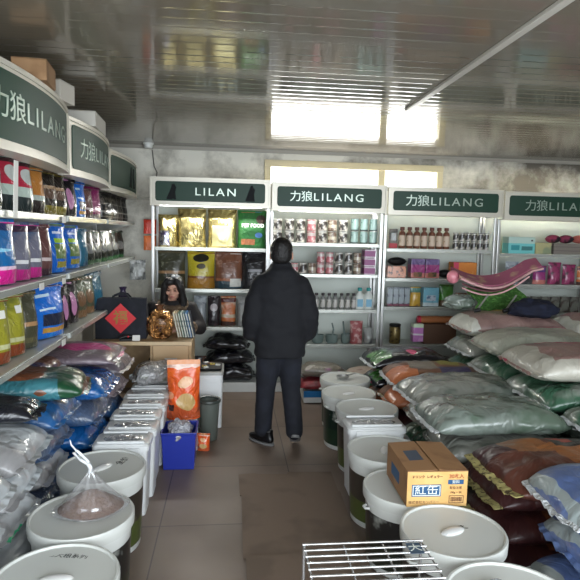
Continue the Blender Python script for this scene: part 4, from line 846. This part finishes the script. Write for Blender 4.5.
rstack(3.50, 4.10, .62, 5, .2, [GGW2, GRW, GGW2, PKG, WGR], 'in the middle by the right wall', L=.9, seed=210)
rstack(3.50, 3.44, .62, 5, .19, [GGW2, GRW, GGW2, PKG, WPK], 'in front by the right wall', L=.9, seed=220)
rstack(3.42, 4.76, .6, 5, .195, [GGW2, GRW, GGW2, PKG, PKG], 'at the back by the right wall', L=.9, seed=230)

# soft goods on the right pile
def patch(fn, nu, nv, th, name, m, parent):
    vs = []; fs = []
    for s in (1, 0):
        for i in range(nu+1):
            for j in range(nv+1):
                p = fn(i/nu, j/nv); vs.append((p[0], p[1], p[2]+s*th))
    K = (nu+1)*(nv+1); a = lambda i, j: i*(nv+1)+j
    for i in range(nu):
        for j in range(nv):
            fs.append((a(i,j), a(i+1,j), a(i+1,j+1), a(i,j+1))); fs.append((K+a(i,j), K+a(i,j+1), K+a(i+1,j+1), K+a(i+1,j)))
    for i in range(nu): fs.append((a(i,0), K+a(i,0), K+a(i+1,0), a(i+1,0))); fs.append((a(i,nv), a(i+1,nv), K+a(i+1,nv), K+a(i,nv)))
    for j in range(nv): fs.append((a(0,j), a(0,j+1), K+a(0,j+1), K+a(0,j))); fs.append((a(nu,j), K+a(nu,j), K+a(nu,j+1), a(nu,j+1)))
    return MB().add(vs, fs).build(name, m, parent, True)
PADM = mat('pink_flowered_fabric', S(150,82,104), .75, nz=(S(170,134,116), 11, .54)); PIP = mat('pale_pink_piping', S(206,160,160), .6); PBALL = mat('pink_satin', S(216,134,146), .35, 0, .3, crinkle=.4); INN = mat('mauve_lining', S(96,58,62), .7)
t = thing('pet_pad', 'curved pink flowered pet pad with pale piping and a round pink end', 'pet bed', (2.05, 5.02, 1.22), -.03)
zz = lambda u: .055-.1*math.sin(PI*min(1, u*1.15))+.10*u*u
patch(lambda u, v: (.03+.80*u, .26*(v-.5)*(.5+.5*math.sin(PI*min(1, u+.3))), zz(u)+.06*v*1.2), 28, 8, .035, 'pad_body', PADM, t)
patch(lambda u, v: (.06+.5*u, -.105-.06*v*math.sin(PI*u), zz(.08+u*.62)-.012-.012*v), 20, 4, .012, 'lining', INN, t)
MB().tube([(.03+.80*u/16, -.145*(.5+.5*math.sin(PI*min(1, u/16+.3)))-.02, zz(u/16)+.01) for u in range(17)], .011, 8).build('piping', PIP, t, True)
MB().tube([(.03+.62*u/16, -.19, zz(.05+u/16*.8)-.052+.03*(u/16)**2) for u in range(17)], .008, 8).build('piping', PIP, t, True)
MB().ell((.0,-.03,.07), (.058,.05,.062), 20, 12).build('round_end', PBALL, t, True)
# green shaggy plush
GPL = mat('green_shag', S(62,106,44), .85, nz=(S(96,146,70), 26, .5), bump=1.2, bscale=60)
t = thing('shag_mat', 'bright green shaggy grass mat draped under the pink pad', 'mat', (2.47, 4.93, .985), .05); t.scale = (1, 1, .66)
patch(lambda u, v: (-.22+.5*u+.03*math.sin(v*5), .0+.16*v*v+.02*math.sin(u*9), .27-.30*(1-v)*(.8+.25*math.sin(PI*u)) +.04*u), 30, 20, .03, 'mat_body', GPL, t)
rr = random.Random(5); mb = MB()
for k in range(900):
    u, v = rr.random(), rr.random(); p = Vector((-.22+.5*u+.03*math.sin(v*5), .16*v*v+.02*math.sin(u*9)-.003, .27-.30*(1-v)*(.8+.25*math.sin(PI*u))+.04*u+.015)); d = Vector((rr.uniform(-.02,.02), -rr.uniform(.012,.03), rr.uniform(-.02,.012)))
    s = Vector((.004, 0, .001)); mb.add([p-s, p+s, p+d], [(0,1,2)])
tag(mb.build('shag_pile', GPL, t), kind='stuff')
# navy garment
NVY = mat('navy_cloth', S(16,20,38), .85, nz=(S(21,27,48), 12, .5))
def blob(name, label, cat, loc, r, m, seed, amp=.25, rz=0, extra=None, part='cloth_body'):
    t = thing(name, label, cat, loc, rz); o = MB().ell((0,0,0), (1,1,1), 40, 26); so = Vector((seed, seed*2, 0))
    vs = []
    for p in o.v:
        q = Vector(p); n = noise.noise(q*1.6+so)+.5*noise.noise(q*4+so)+.25*noise.noise(q*9+so); q *= 1+amp*n; z = q.z*r[2] if q.z > 0 else q.z*r[2]*.75
        vs.append((q.x*r[0], q.y*r[1], z+r[2]*.75))
    MB().add(vs, o.f).build(part, m, t, True); return t
blob('folded_coat', 'dark navy garment heaped on the pile under the green mat', 'clothing', (2.60, 4.55, .975), (.21,.14,.095), NVY, 3)
# grey poles with black feet
for i, (x0, x1) in enumerate([(2.12, 2.24), (2.38, 2.50)]):
    t = thing('folding_pole', 'thin grey pole with black rubber foot, %s of two leaning under the pad' % ('left','right')[i], 'pole', (0,0,0), 0, 'thin grey poles')
    MB().tube([(x0, 4.60, 1.035),(x1, 4.66, 1.16)], .008).build('pole_rod', CHROME, t, True); MB().tube([(x0-.03, 4.59, 1.03),(x0+.02, 4.59, 1.04)], .018, 10).build('rubber_foot', BLACKP, t, True)
blob('plastic_bag', 'grey clear plastic bag of green goods behind the poles', 'plastic bag', (2.12, 4.98, .99), (.15,.10,.085), GGW, 9)
OCM = mat('mustard_sachet_print', S(150,104,40), .4, nz=(S(110,60,30), 10, .5), crinkle=.4)
for k, z in enumerate((1.32, .96)): pouch('hanging_pack', 'mustard-brown pack hanging at the right edge, %s of two' % ('upper','lower')[k], 'pack', .22, .05, .17, OCM, (3.93, 5.55, z), 0, 'mustard packs', 60+k, .005, n=8)

# ------------------------------------------------------------------ desk and its things
t = thing('desk', 'light wood desk in front of the seated woman', 'desk', (-.71, 4.84, 0))
MB().box(-.41,.40,-.24,.22,.725,.75).build('desk_top', WOOD, t, bevel=.004); MB().box(-.41,.40,-.2455,-.2402,.722,.752).build('edge_band', mat('edge_band_wood', S(200,176,140), .4), t)
for x in (-.40, .06, .375): MB().box(x, x+.02,-.22,.21,.0,.7245).build('side_panel', WOOD, t, bevel=.002)
MB().box(.081,.374,-.21,.2,.03,.72).build('drawer_case', WOOD, t)
for k in range(3): d = MB().box(.085,.37,-.228,-.2105,.05+k*.225,.265+k*.225).build('drawer', mat('drawer_front_wood', S(188,158,120), .45), t, bevel=.003); MB().tube([(.18,-.245,.16+k*.225),(.28,-.245,.16+k*.225)], .006).tube([(.19,-.245,.16+k*.225),(.19,-.2285,.16+k*.225)], .004).tube([(.27,-.245,.16+k*.225),(.27,-.2285,.16+k*.225)], .004).build('handle', CHROME, d, True)
MB().box(-.379,.059,.19,.2,.25,.7245).build('modesty_panel', WOOD, t)
DZ = .7525
TB = mat('black_nonwoven', S(24,26,34), .8, nz=(S(32,34,44), 9, .5)); RDD = mat('red_paper', S(206,40,48), .5); GLD = mat('gold_print', S(150,110,50), .4, .3)
t = thing('tote_bag', 'black tote bag on the desk with a red diamond on its front', 'bag', (-.905, 4.80, DZ), .05)
def tote(u, v):
    return (-.21+.42*u, -.09+.004*math.sin(u*9), .33*v)
vs = []; fs = []; n = 14
for z, sc_ in ((0, 1), (.17, 1.01), (.335, .98)):
    for (qx, qy) in [(-1+2*i/n, -1) for i in range(n)]+[(1, -1+2*i/4) for i in range(4)]+[(1-2*i/n, 1) for i in range(n)]+[(-1, 1-2*i/4) for i in range(4)]:
        d = .012*noise.noise(Vector((qx*3, qy*2, z*9))); vs.append((qx*.205*sc_, (qy*.085*(1 if z < .3 else .5))+d, z+(.012*noise.noise(Vector((qx*4, qy, 5))) if z > .3 else 0)))
M_ = 2*n+8
for k in range(2):
    for i in range(M_): fs.append((k*M_+i, k*M_+(i+1)%M_, (k+1)*M_+(i+1)%M_, (k+1)*M_+i))
fs += [tuple(range(M_))[::-1], tuple(2*M_+i for i in range(M_))]
MB().add(vs, fs).build('bag_body', TB, t, True)
dm = MB().add([(-.125,-.104,.175),(0,-.104,.05),(.125,-.104,.175),(0,-.104,.30),(-.125,-.101,.175),(0,-.101,.05),(.125,-.101,.175),(0,-.101,.30)], [(0,1,2,3),(7,6,5,4),(0,4,5,1),(1,5,6,2),(2,6,7,3),(3,7,4,0)]).build('red_diamond', RDD, t)
text_mesh('lettering', '福', .12, GLD, dm, (0,-.106,.175), ext=.0008, bold=.002)
for s in (-1, 1):
    MB().tube([(-.08,s*.035,.32),(-.07,s*.04,.35),(-.02,s*.045,.37),(.04,s*.045,.365),(.08,s*.035,.32)], .009, 8).build('strap', TB, t, True)
CAND = mat('gold_candy_wrap', S(206,150,90), .16, .8, .4, nz=(S(90,54,34), 18, .52), crinkle=1.6, cscale=20)
t = thing('candy_bag', 'round bag of gold wrapped candies on the desk in front of the woman', 'bag', (-.585, 4.74, DZ), 0)
o = MB().ell((0,0,0), (1,1,1), 36, 24); vs = []
for p in o.v: q = Vector(p); q *= 1+.09*noise.noise(q*3.5)+.06*noise.noise(q*8); vs.append((q.x*.115, q.y*.085, max(-.118, q.z*.135)+.119))
MB().add(vs, o.f).build('bag_body', CAND, t, True); MB().lathe([(.05,.235),(.03,.255),(.022,.262),(.045,.285),(.043,.286),(.015,.264)], 16, sy=.6).build('gathered_neck', mat('clear_brown_film', S(120,84,60), .2, .3, crinkle=1), t, True)
for i, (c_, w_) in enumerate([(S(206,190,160), 'cream'), (S(170,150,120), 'tan'), (S(60,110,90), 'green'), (S(200,206,200), 'white'), (S(36,90,110), 'teal'), (S(70,130,190), 'blue'), (S(30,44,60), 'navy')]):
    t = thing('notebook', '%s spined notebook leaning in the row on the desk' % w_, 'book', (-.44+i*.021, 4.86, DZ+.001), 0, 'notebooks leaning on the desk'); t.rotation_euler = (0, -.22, 0)
    MB().box(.0,.014,-.085,.085,.0,.215).build('cover', mat('notebook_'+w_, c_, .4), t, bevel=.002); MB().box(.0025,.0115,-.0865,-.0855,.004,.211).build('spine_strip', mat('notebook_spine', S(190,190,176), .5, nz=(S(80,90,90), 30, .55)), t)
t = thing('name_card', 'small white card standing on the desk edge', 'card', (-.765, 4.645, DZ), 0); MB().add([(-.03,-.012,0),(.03,-.012,0),(.03,.0,.045),(-.03,.0,.045),(-.03,.012,0),(.03,.012,0)], [(0,1,2,3),(3,2,5,4),(0,3,4),(1,5,2),(0,4,5,1)]).build('card_body', WLAB, t)
t = thing('stapler', 'small dark stapler with a red dot beside the white card', 'stapler', (-.85, 4.645, DZ), .2); MB().box(-.05,.05,-.015,.015,0,.012).build('base_plate', BLACKP, t, bevel=.003); MB().tube([(-.048,0,.02),(.0,0,.035),(.05,0,.032)], .012, 8).build('top_arm', BLACKP, t, True); MB().ell((.02,-.012,.034), (.008,.005,.008)).build('button', RDD, t, True)
t = thing('figurine', 'small dark purple vase standing behind the red and black tote', 'vase', (-.93, 4.97, DZ), 0); MB().lathe([(.03,0),(.05,.05),(.055,.2),(.05,.3),(.03,.36),(.022,.38),(.035,.41),(.03,.41),(.016,.385)], 18).build('vase_body', mat('dark_purple_glaze', S(50,40,66), .25, nz=(S(150,140,150), 14, .62)), t, True)
t = thing('stool', 'plain stool under the seated woman', 'stool', (-.49, 5.32, 0)); MB().lathe([(.14,.41),(.16,.415),(.16,.44),(.14,.45)], 24).build('seat', WOOD, t, True)
for k in range(4): a = PI/4+k*PI/2; MB().tube([(.13*math.cos(a),.13*math.sin(a),.41),(.16*math.cos(a),.16*math.sin(a),0)], .013).build('leg', WOOD, t, True)

# ------------------------------------------------------------------ aisle things, left
BLUEC = mat('royal_blue_plastic', S(34,50,150), .35)
t = thing('blue_crate', 'royal blue plastic tub on the floor in front of the orange bag', 'tub', (-.345, 3.93, .001))
vs = []; fs = []
for (a, b, z) in ((.105,.115,0),(.118,.13,.255),(.124,.136,.256),(.124,.136,.27),(.112,.124,.27),(.100,.110,.012)): vs += [(-a,-b,z),(a,-b,z),(a,b,z),(-a,b,z)]
for k in range(5):
    for i in range(4): fs.append((k*4+i, k*4+(i+1)%4, k*4+4+(i+1)%4, k*4+4+i))
fs += [(3,2,1,0),(20,21,22,23)]
MB().add(vs, fs).build('tub_body', BLUEC, t, bevel=.004)
MB().tube([(-.126,-.05,.25),(-.15,-.03,.22),(-.15,.03,.22),(-.126,.05,.25)], .006).build('handle', BLUEC, t, True)
blob('plastic_bag', 'crumpled clear plastic bag sticking out of the blue tub', 'plastic bag', (-.345, 3.90, .17), (.085,.09,.09), mat('crumpled_clear_plastic', S(170,170,178), .15, 0, .8, nz=(S(140,120,130), 10, .5), crinkle=1.5, cscale=14), 17, .3)
ORG = mat('orange_snack_bag', S(232,92,34), .25, 0, .6, bands=((.0,.22,S(200,90,50)),(.93,1,S(240,200,180))), ells=((.52,.7,.24,.12,S(236,180,130)),(.55,.32,.3,.15,S(206,170,110)),(.12,.46,.1,.08,S(226,150,110))), rects=((.04,.2,.12,.26,S(60,30,30)),), nz=(S(240,120,50), 6, .55), crinkle=.8, warp=.3)
t = thing('upturned_bucket', 'small white tub carrying the orange bag behind the blue tub', 'tub', (-.345, 4.22, .001)); MB().lathe([(.12,0),(.105,.22),(.1,.235),(.0,.236)], 24).build('tub_body', BINM, t, True)
pouch('snack_bag', 'tall bright orange bag standing behind the blue tub', 'bag', .25, .14, .45, ORG, (-.345, 4.22, .24), .05, None, 70, .01, seal=mat('orange_seal', S(236,160,110), .3))
t = thing('waste_bin', 'grey-green round waste bin beside the white foam box', 'bin', (-.16, 4.40, .001)); t.scale = (.84, .84, .86); m = mat('grey_green_bin', S(92,98,92), .4)
MB().lathe([(.075,0),(.08,.004),(.10,.36),(.10,.365),(.092,.36),(.074,.01)], 28).build('bin_body', m, t, True); MB().lathe([(.101,.352),(.112,.358),(.114,.375),(.108,.385),(.094,.38),(.093,.356)], 28, cap=False).build('rim', mat('dark_bin_rim', S(60,66,62), .35), t, True)
t = thing('foam_box', 'tall white plastic box next to the orange bag', 'box', (-.165, 4.80, .001)); rbox(MB(), .22, .34, 0, .46, .92, 1).build('box_body', BINM, t, True); rbox(MB(), .235, .355, .461, .485, 1, .98).build('lid', mat('grey_box_lid', S(150,150,146), .4), t, True)
MB().box(-.08,.08,-.1775,-.1705,.40,.43).build('handle', BINM, t, bevel=.002)
t = thing('item_tray', 'dark tray of small yellow and white things on the white plastic box', 'tray', (-.165, 4.80, .488)); rbox(MB(), .20, .26, 0, .018, .95, 1).build('tray_body', BLACKP, t, True)
rr = random.Random(8)
for k in range(7): MB().box(-.02,.02,-.012,.012,0,.012).build('small_packet', (WLAB, YEL, BRN)[k % 3], t, bevel=.002, loc=(rr.uniform(-.065,.065), -.09+k*.03, .0185), rot=(0,0,rr.uniform(-.6,.6)))
pouch('snack_bag', 'small orange bag on the floor behind the blue tub', 'bag', .1, .07, .13, ORG, (-.19, 4.17, .002), -.2, None, 71, .008)
for k, (x, m) in enumerate([(-.32, DKG), (-.26, BRN)]):
    pouch('treat_bag', '%s pouch standing on the floor shelf beside the black sacks' % ('dark grey', 'brown')[k], 'bag', .09, .07, .25, m, (x, 5.86, .103), 0, None, 75+k)

# ------------------------------------------------------------------ people
def organic(name, mb, voxel, m, parent=None, sm=6, disp=None):
    o = mb.build('tmp_shape', m); md = o.modifiers.new('r', 'REMESH'); md.mode = 'VOXEL'; md.voxel_size = voxel; md.use_smooth_shade = True
    s = o.modifiers.new('s', 'SMOOTH'); s.iterations = sm; s.factor = .5
    dg = bpy.context.evaluated_depsgraph_get(); dg.update(); me = bpy.data.meshes.new_from_object(o.evaluated_get(dg)); old = o.data
    bpy.data.objects.remove(o); bpy.data.meshes.remove(old)
    if disp:
        no = [v.normal.copy() for v in me.vertices]
        for v, nn in zip(me.vertices, no): v.co += nn*disp(v.co)
    me.materials.clear(); me.materials.append(m); me.name = name
    me.polygons.foreach_set('use_smooth', [True]*len(me.polygons))
    r = bpy.data.objects.new(name, me); COL.objects.link(r)
    if parent: r.parent = parent
    return r
def limb(mb, pts):
    """pts: (x,y,z,r) chain, smoothly tapered, round at the joints"""
    for i in range(len(pts)-1):
        a, b = pts[i], pts[i+1]; mb.tube([a[:3], b[:3]], a[3], 16, b[3])
    for p in pts: mb.ell(p[:3], (p[3],)*3, 16, 10)
    return mb
def loft(mb, rings, seg=28, e=2.4):
    vs = []; fs = []
    for (x, y, z, rx, ry) in rings:
        for k in range(seg):
            a = 2*PI*k/seg; c, s = math.cos(a), math.sin(a); vs.append((x+math.copysign(abs(c)**(2/e), c)*rx, y+math.copysign(abs(s)**(2/e), s)*ry, z))
    n = len(rings)
    for i in range(n-1):
        for k in range(seg): fs.append((i*seg+k, i*seg+(k+1)%seg, (i+1)*seg+(k+1)%seg, (i+1)*seg+k))
    fs += [tuple(range(seg))[::-1], tuple((n-1)*seg+k for k in range(seg))]
    return mb.add(vs, fs)
def hand(mb, w, d, side, curl=.5, up_=Vector((0,0,1))):
    """palm and five fingers from wrist w along d; curl bends the fingers toward the palm side"""
    w = Vector(w); d = Vector(d).normalized(); s = d.cross(up_).normalized()*side; pn = s.cross(d).normalized()*side*-1
    for k in range(4):
        t_ = (k-1.5)*.019; limb(mb, [tuple(w+s*t_*.6)+(.017,), tuple(w+d*.075+s*t_)+(.0125,)])
        L = (.062, .074, .068, .052)[k]; p0 = w+d*.08+s*t_; p1 = p0+(d*math.cos(curl*.6)+pn*math.sin(curl*.6))*L*.5; p2 = p1+(d*math.cos(curl*1.5)+pn*math.sin(curl*1.5))*L*.32; p3 = p2+(d*math.cos(curl*2.2)+pn*math.sin(curl*2.2))*L*.25
        limb(mb, [tuple(p0)+(.0098,), tuple(p1)+(.0088,), tuple(p2)+(.008,), tuple(p3)+(.007,)])
    q0 = w+d*.02-s*.022; q1 = q0+(d*.6-s*.7+pn*.3).normalized()*.038; q2 = q1+(d*.9-s*.15+pn*.4).normalized()*.03
    limb(mb, [tuple(q0)+(.0135,), tuple(q1)+(.011,), tuple(q2)+(.009,)])
SKIN = mat('skin', S(196,150,128), .5, nz=(S(186,136,116), 12, .5)); HAIR = mat('black_hair', S(18,16,16), .45, bump=.6, bscale=90, nz=(S(34,30,30), 40, .55)); IRIS = mat('eye_dark', S(24,18,16), .2); LIPS = mat('lips', S(160,84,80), .5)
def head(mb, c, tilt, sc=1.):
    """skull, jaw, nose, ears around centre c; faces -Y after rotation"""
    R = Matrix.Rotation(tilt[1], 4, 'Z') @ Matrix.Rotation(tilt[0], 4, 'X')
    T = lambda p: tuple(Vector(c)+R @ (Vector(p)*sc))
    tmp = MB().ell((0,.012,.03), (.074,.092,.088)).ell((0,-.02,-.035), (.056,.066,.072)).ell((0,-.052,-.078), (.026,.024,.022))
    tmp.tube([(0,-.088,.02),(0,-.106,-.018)], .008, 10, .014).ell((0,-.103,-.022), (.0155,.011,.010)).ell((0,-.083,-.052), (.024,.012,.010))
    for s in (-1, 1): tmp.ell((s*.076,.012,-.005), (.010,.020,.032)).ell((s*.042,-.062,-.02), (.024,.024,.022)).ell((s*.03,-.084,.026), (.022,.010,.008))
    mb.add([T(p) for p in tmp.v], tmp.f); return T

# standing man, seen from behind, facing the shelves (+Y)
mx, my = .385, 4.25
mb = MB(); loft(mb, [(0,0,.80,.14,.10),(0,0,.92,.16,.115),(0,.0,1.08,.14,.10),(0,0,1.25,.16,.10),(0,0,1.34,.13,.08),(0,0,1.40,.07,.055)])
limb(mb, [(0,-.005,1.40,.058),(0,.01,1.50,.056)])
th = head(mb, (0,.02,1.55), (.05, PI-.12), 1.1)
for s in (-1, 1): limb(mb, [(s*.14,0,1.30,.05),(s*.218,-.02,1.10,.045),(s*.165,.15,.88,.030)])
hand(mb, (-.16,.165,.875), (.25,.75,-.5), 1, .7); hand(mb, (.16,.165,.875), (-.25,.75,-.5), -1, .7)
limb(mb, [(-.085,0,.84,.085),(-.10,.03,.47,.058),(-.115,.045,.09,.042),(-.125,.13,.04,.032)]); limb(mb, [(.085,0,.84,.085),(.10,.05,.47,.058),(.12,-.12,.15,.036),(.128,-.095,.10,.026)])
man = organic('person', mb, .0065, SKIN, None, 3); man.location = (mx, my, 0); man.scale = (.975, .975, .962); tag(man, 'man seen from behind in a black padded jacket and dark jeans, standing in the aisle', 'person')
JK = mat('black_padded_nylon', S(19,20,25), .85, 0, 0, nz=(S(21,22,27), 7, .5), bump=.3, bscale=20)
def quilt(co):
    z = co.z; r = -.006*(1-min(1, abs(((z+.02) % .125)-.0625)/.0625*1.0))**0 if False else 0
    ph = ((z % .115)/.115); q = abs(math.sin(PI*ph))**.5
    return -.0035*(1-q)+.009*noise.noise(Vector((co.x*7, co.y*7, co.z*14)))+.004*noise.noise(co*22)
mb = MB(); loft(mb, [(0,0,.735,.195,.135),(0,0,.75,.205,.145),(0,0,.95,.205,.145),(0,0,1.10,.205,.148),(0,-.005,1.25,.205,.145),(0,-.005,1.34,.185,.125),(0,-.005,1.40,.14,.105),(0,-.003,1.44,.10,.09),(0,.0,1.475,.080,.082),(0,.0,1.50,.074,.078)])
for s in (-1, 1): limb(mb, [(s*.145,-.005,1.315,.085),(s*.195,-.02,1.20,.084),(s*.225,-.03,1.06,.080),(s*.225,.02,.93,.074),(s*.172,.12,.87,.052)])
mb.ell((0,-.07,1.41), (.11,.06,.06))
j = organic('jacket', mb, .012, JK, man, 12, quilt)
mb = MB(); limb(mb, [(-.075,0,.80,.112),(-.098,.02,.60,.092),(-.105,.03,.45,.078),(-.118,.04,.20,.072),(-.118,.045,.12,.072)]); limb(mb, [(.072,0,.80,.112),(.092,.03,.60,.090),(.10,.04,.45,.078),(.118,-.06,.24,.072),(.12,-.105,.15,.070)])
organic('trousers', mb, .012, mat('dark_navy_denim', S(24,26,34), .85, nz=(S(30,33,43), 9, .5)), man, 4, lambda c: .004*noise.noise(Vector((c.x*8, c.y*8, c.z*22))))
SH = mat('black_leather', S(16,16,18), .3); SO = mat('grey_sole', S(120,120,120), .6)
def shoe(x, y, pitch, rz):
    mb = MB(); loft(mb, [(0,.0,.022,.045,.13),(0,0,.05,.046,.13),(0,-.03,.075,.042,.09),(0,-.06,.10,.038,.055),(0,-.065,.125,.04,.052)], e=2.3); o = organic('shoe', mb, .007, SH, man, 3)
    o.location = (x, y, .002); o.rotation_euler = (pitch, 0, rz)
    s = MB(); loft(s, [(0,0,0,.044,.132),(0,0,.02,.047,.136)], e=2.3); s2 = s.build('shoe_sole', SO, o, True)
    return o
shoe(-.13, .065, 0, .75); o = shoe(.135, .0, -.5, -.12); o.location = (.13, -.075, .068)
mb = MB(); tmp = MB().ell((0,.03,.045), (.082,.092,.085)).ell((0,.055,.0), (.078,.062,.075)); mb.add([th(p) for p in tmp.v], tmp.f)
organic('hair', mb, .006, HAIR, man, 3, lambda c: .002*noise.noise(c*60))

# seated woman behind the desk, facing the viewer
wx, wy = -.535, 5.25
mb = MB(); loft(mb, [(0,.04,.47,.16,.12),(0,.04,.56,.16,.13),(0,.02,.72,.125,.10),(0,.0,.88,.145,.10),(0,-.01,.97,.15,.085),(0,-.01,1.01,.07,.06)])
limb(mb, [(0,-.01,.99,.05),(0,-.04,1.07,.047)]); tw = head(mb, (.02,-.065,1.13), (.22, -.12), .95)
limb(mb, [(-.15,-.01,.95,.048),(-.21,-.03,.80,.04),(-.11,-.20,.785,.028)]); limb(mb, [(.15,-.01,.95,.048),(.235,-.05,.76,.04),(.13,-.24,.80,.028)])
hand(mb, (-.10,-.215,.787), (.75,-.5,-.05), 1, .5); hand(mb, (.122,-.255,.803), (-.6,-.55,.12), -1, .8)
for s in (-1, 1): limb(mb, [(s*.08,.02,.51,.08),(s*.10,-.36,.50,.056),(s*.10,-.33,.10,.04),(s*.10,-.43,.04,.03)])
wom = organic('person', mb, .0065, SKIN, None, 3); wom.location = (wx, wy, 0); tag(wom, 'seated woman with long black hair and fur collar looking down behind the desk', 'person')
CT = mat('dark_brown_coat', S(34,31,32), .75, nz=(S(44,38,38), 8, .5)); FUR = mat('brown_fur', S(104,86,68), .9, nz=(S(166,144,118), 26, .55), bump=1.5, bscale=60)
mb = MB(); loft(mb, [(0,.03,.50,.20,.16),(0,.03,.62,.19,.15),(0,.01,.80,.185,.135),(0,-.01,.93,.195,.12),(0,-.01,.99,.13,.09),(0,-.01,1.02,.08,.07)])
limb(mb, [(-.165,-.01,.945,.07),(-.235,-.03,.80,.068),(-.135,-.18,.785,.048)]); limb(mb, [(.165,-.01,.945,.07),(.255,-.05,.77,.068),(.155,-.22,.795,.048)])
organic('coat', mb, .012, CT, wom, 5, lambda c: .006*noise.noise(c*10))
mb = MB()
for k in range(9): a = PI*1.15*(k/8)-PI*.075; mb.ell((.115*math.cos(a)+.01, -.03-.085*math.sin(a), .975-.035*math.sin(a)), (.042,.038,.042))
mb.ell((.0,-.115,.90), (.05,.03,.07)).ell((.03,-.115,.86), (.045,.03,.06))
organic('fur_collar', mb, .009, FUR, wom, 3, lambda c: .006*noise.noise(c*45))
for (a, b) in (((-.16,-.155,.785),(-.118,-.2,.786)), ((.19,-.175,.79),(.14,-.235,.797))):
    mb = MB(); limb(mb, [a+(.056,), b+(.052,)]); organic('fur_cuff', mb, .009, FUR, wom, 2, lambda c: .006*noise.noise(c*45))
mb = MB(); limb(mb, [(-.08,.02,.53,.10),(-.10,-.34,.51,.075),(-.10,-.32,.14,.06)]); limb(mb, [(.08,.02,.53,.10),(.10,-.34,.51,.075),(.10,-.32,.14,.06)]); organic('trousers', mb, .013, mat('dark_navy_denim', S(1,1,1)), wom, 3)
for s in (-1, 1):
    mb = MB(); loft(mb, [(0,0,.0,.042,.12),(0,0,.04,.044,.12),(0,.04,.08,.038,.07),(0,.06,.10,.036,.045)]); o = organic('shoe', mb, .008, SH, wom, 2); o.location = (s*.10, -.38, .004)
mb = MB(); tmp = MB().ell((0,.028,.045), (.092,.098,.092)).ell((0,.055,-.03), (.098,.07,.15)).ell((-.03,-.045,.085), (.055,.05,.04)).ell((.04,-.035,.085), (.045,.05,.035))
for s in (-1, 1):
    limb(tmp, [(s*.045,-.055,.10,.03),(s*.074,-.058,.05,.034),(s*.084,-.045,-.03,.036),(s*.094,-.035,-.11,.040),(s*.088,-.05,-.19,.03)])
mb.add([tw(p) for p in tmp.v], tmp.f)
organic('hair', mb, .007, HAIR, wom, 3, lambda c: .003*noise.noise(Vector((c.x*70, c.y*70, c.z*9))))
for s in (-1, 1):
    e = MB().ell((0,0,0), (.013,.004,.0055)); MB().add([tw((p[0]+s*.03, p[1]-.0865, p[2]+.006)) for p in e.v], e.f).build('eye', IRIS, wom, True)
    e = MB().tube([(s*.016,-.093,.026),(s*.03,-.093,.031),(s*.046,-.082,.026)], .0028, 6); MB().add([tw(p) for p in e.v], e.f).build('eyebrow', HAIR, wom, True)
e = MB().ell((0,-.0925,-.052), (.020,.004,.0055)); MB().add([tw(p) for p in e.v], e.f).build('lips', LIPS, wom, True)
mb = MB(); tmp = MB()
for s in (-1, 1): tmp.ell((s*.018+.02,-.01,.128), (.022,.012,.014))
tmp.ell((.02,-.01,.126), (.008,.010,.010)); MB().add([tw(p) for p in tmp.v], tmp.f).build('hair_bow', mat('white_satin', S(226,226,226), .2, crinkle=.8), wom, True)
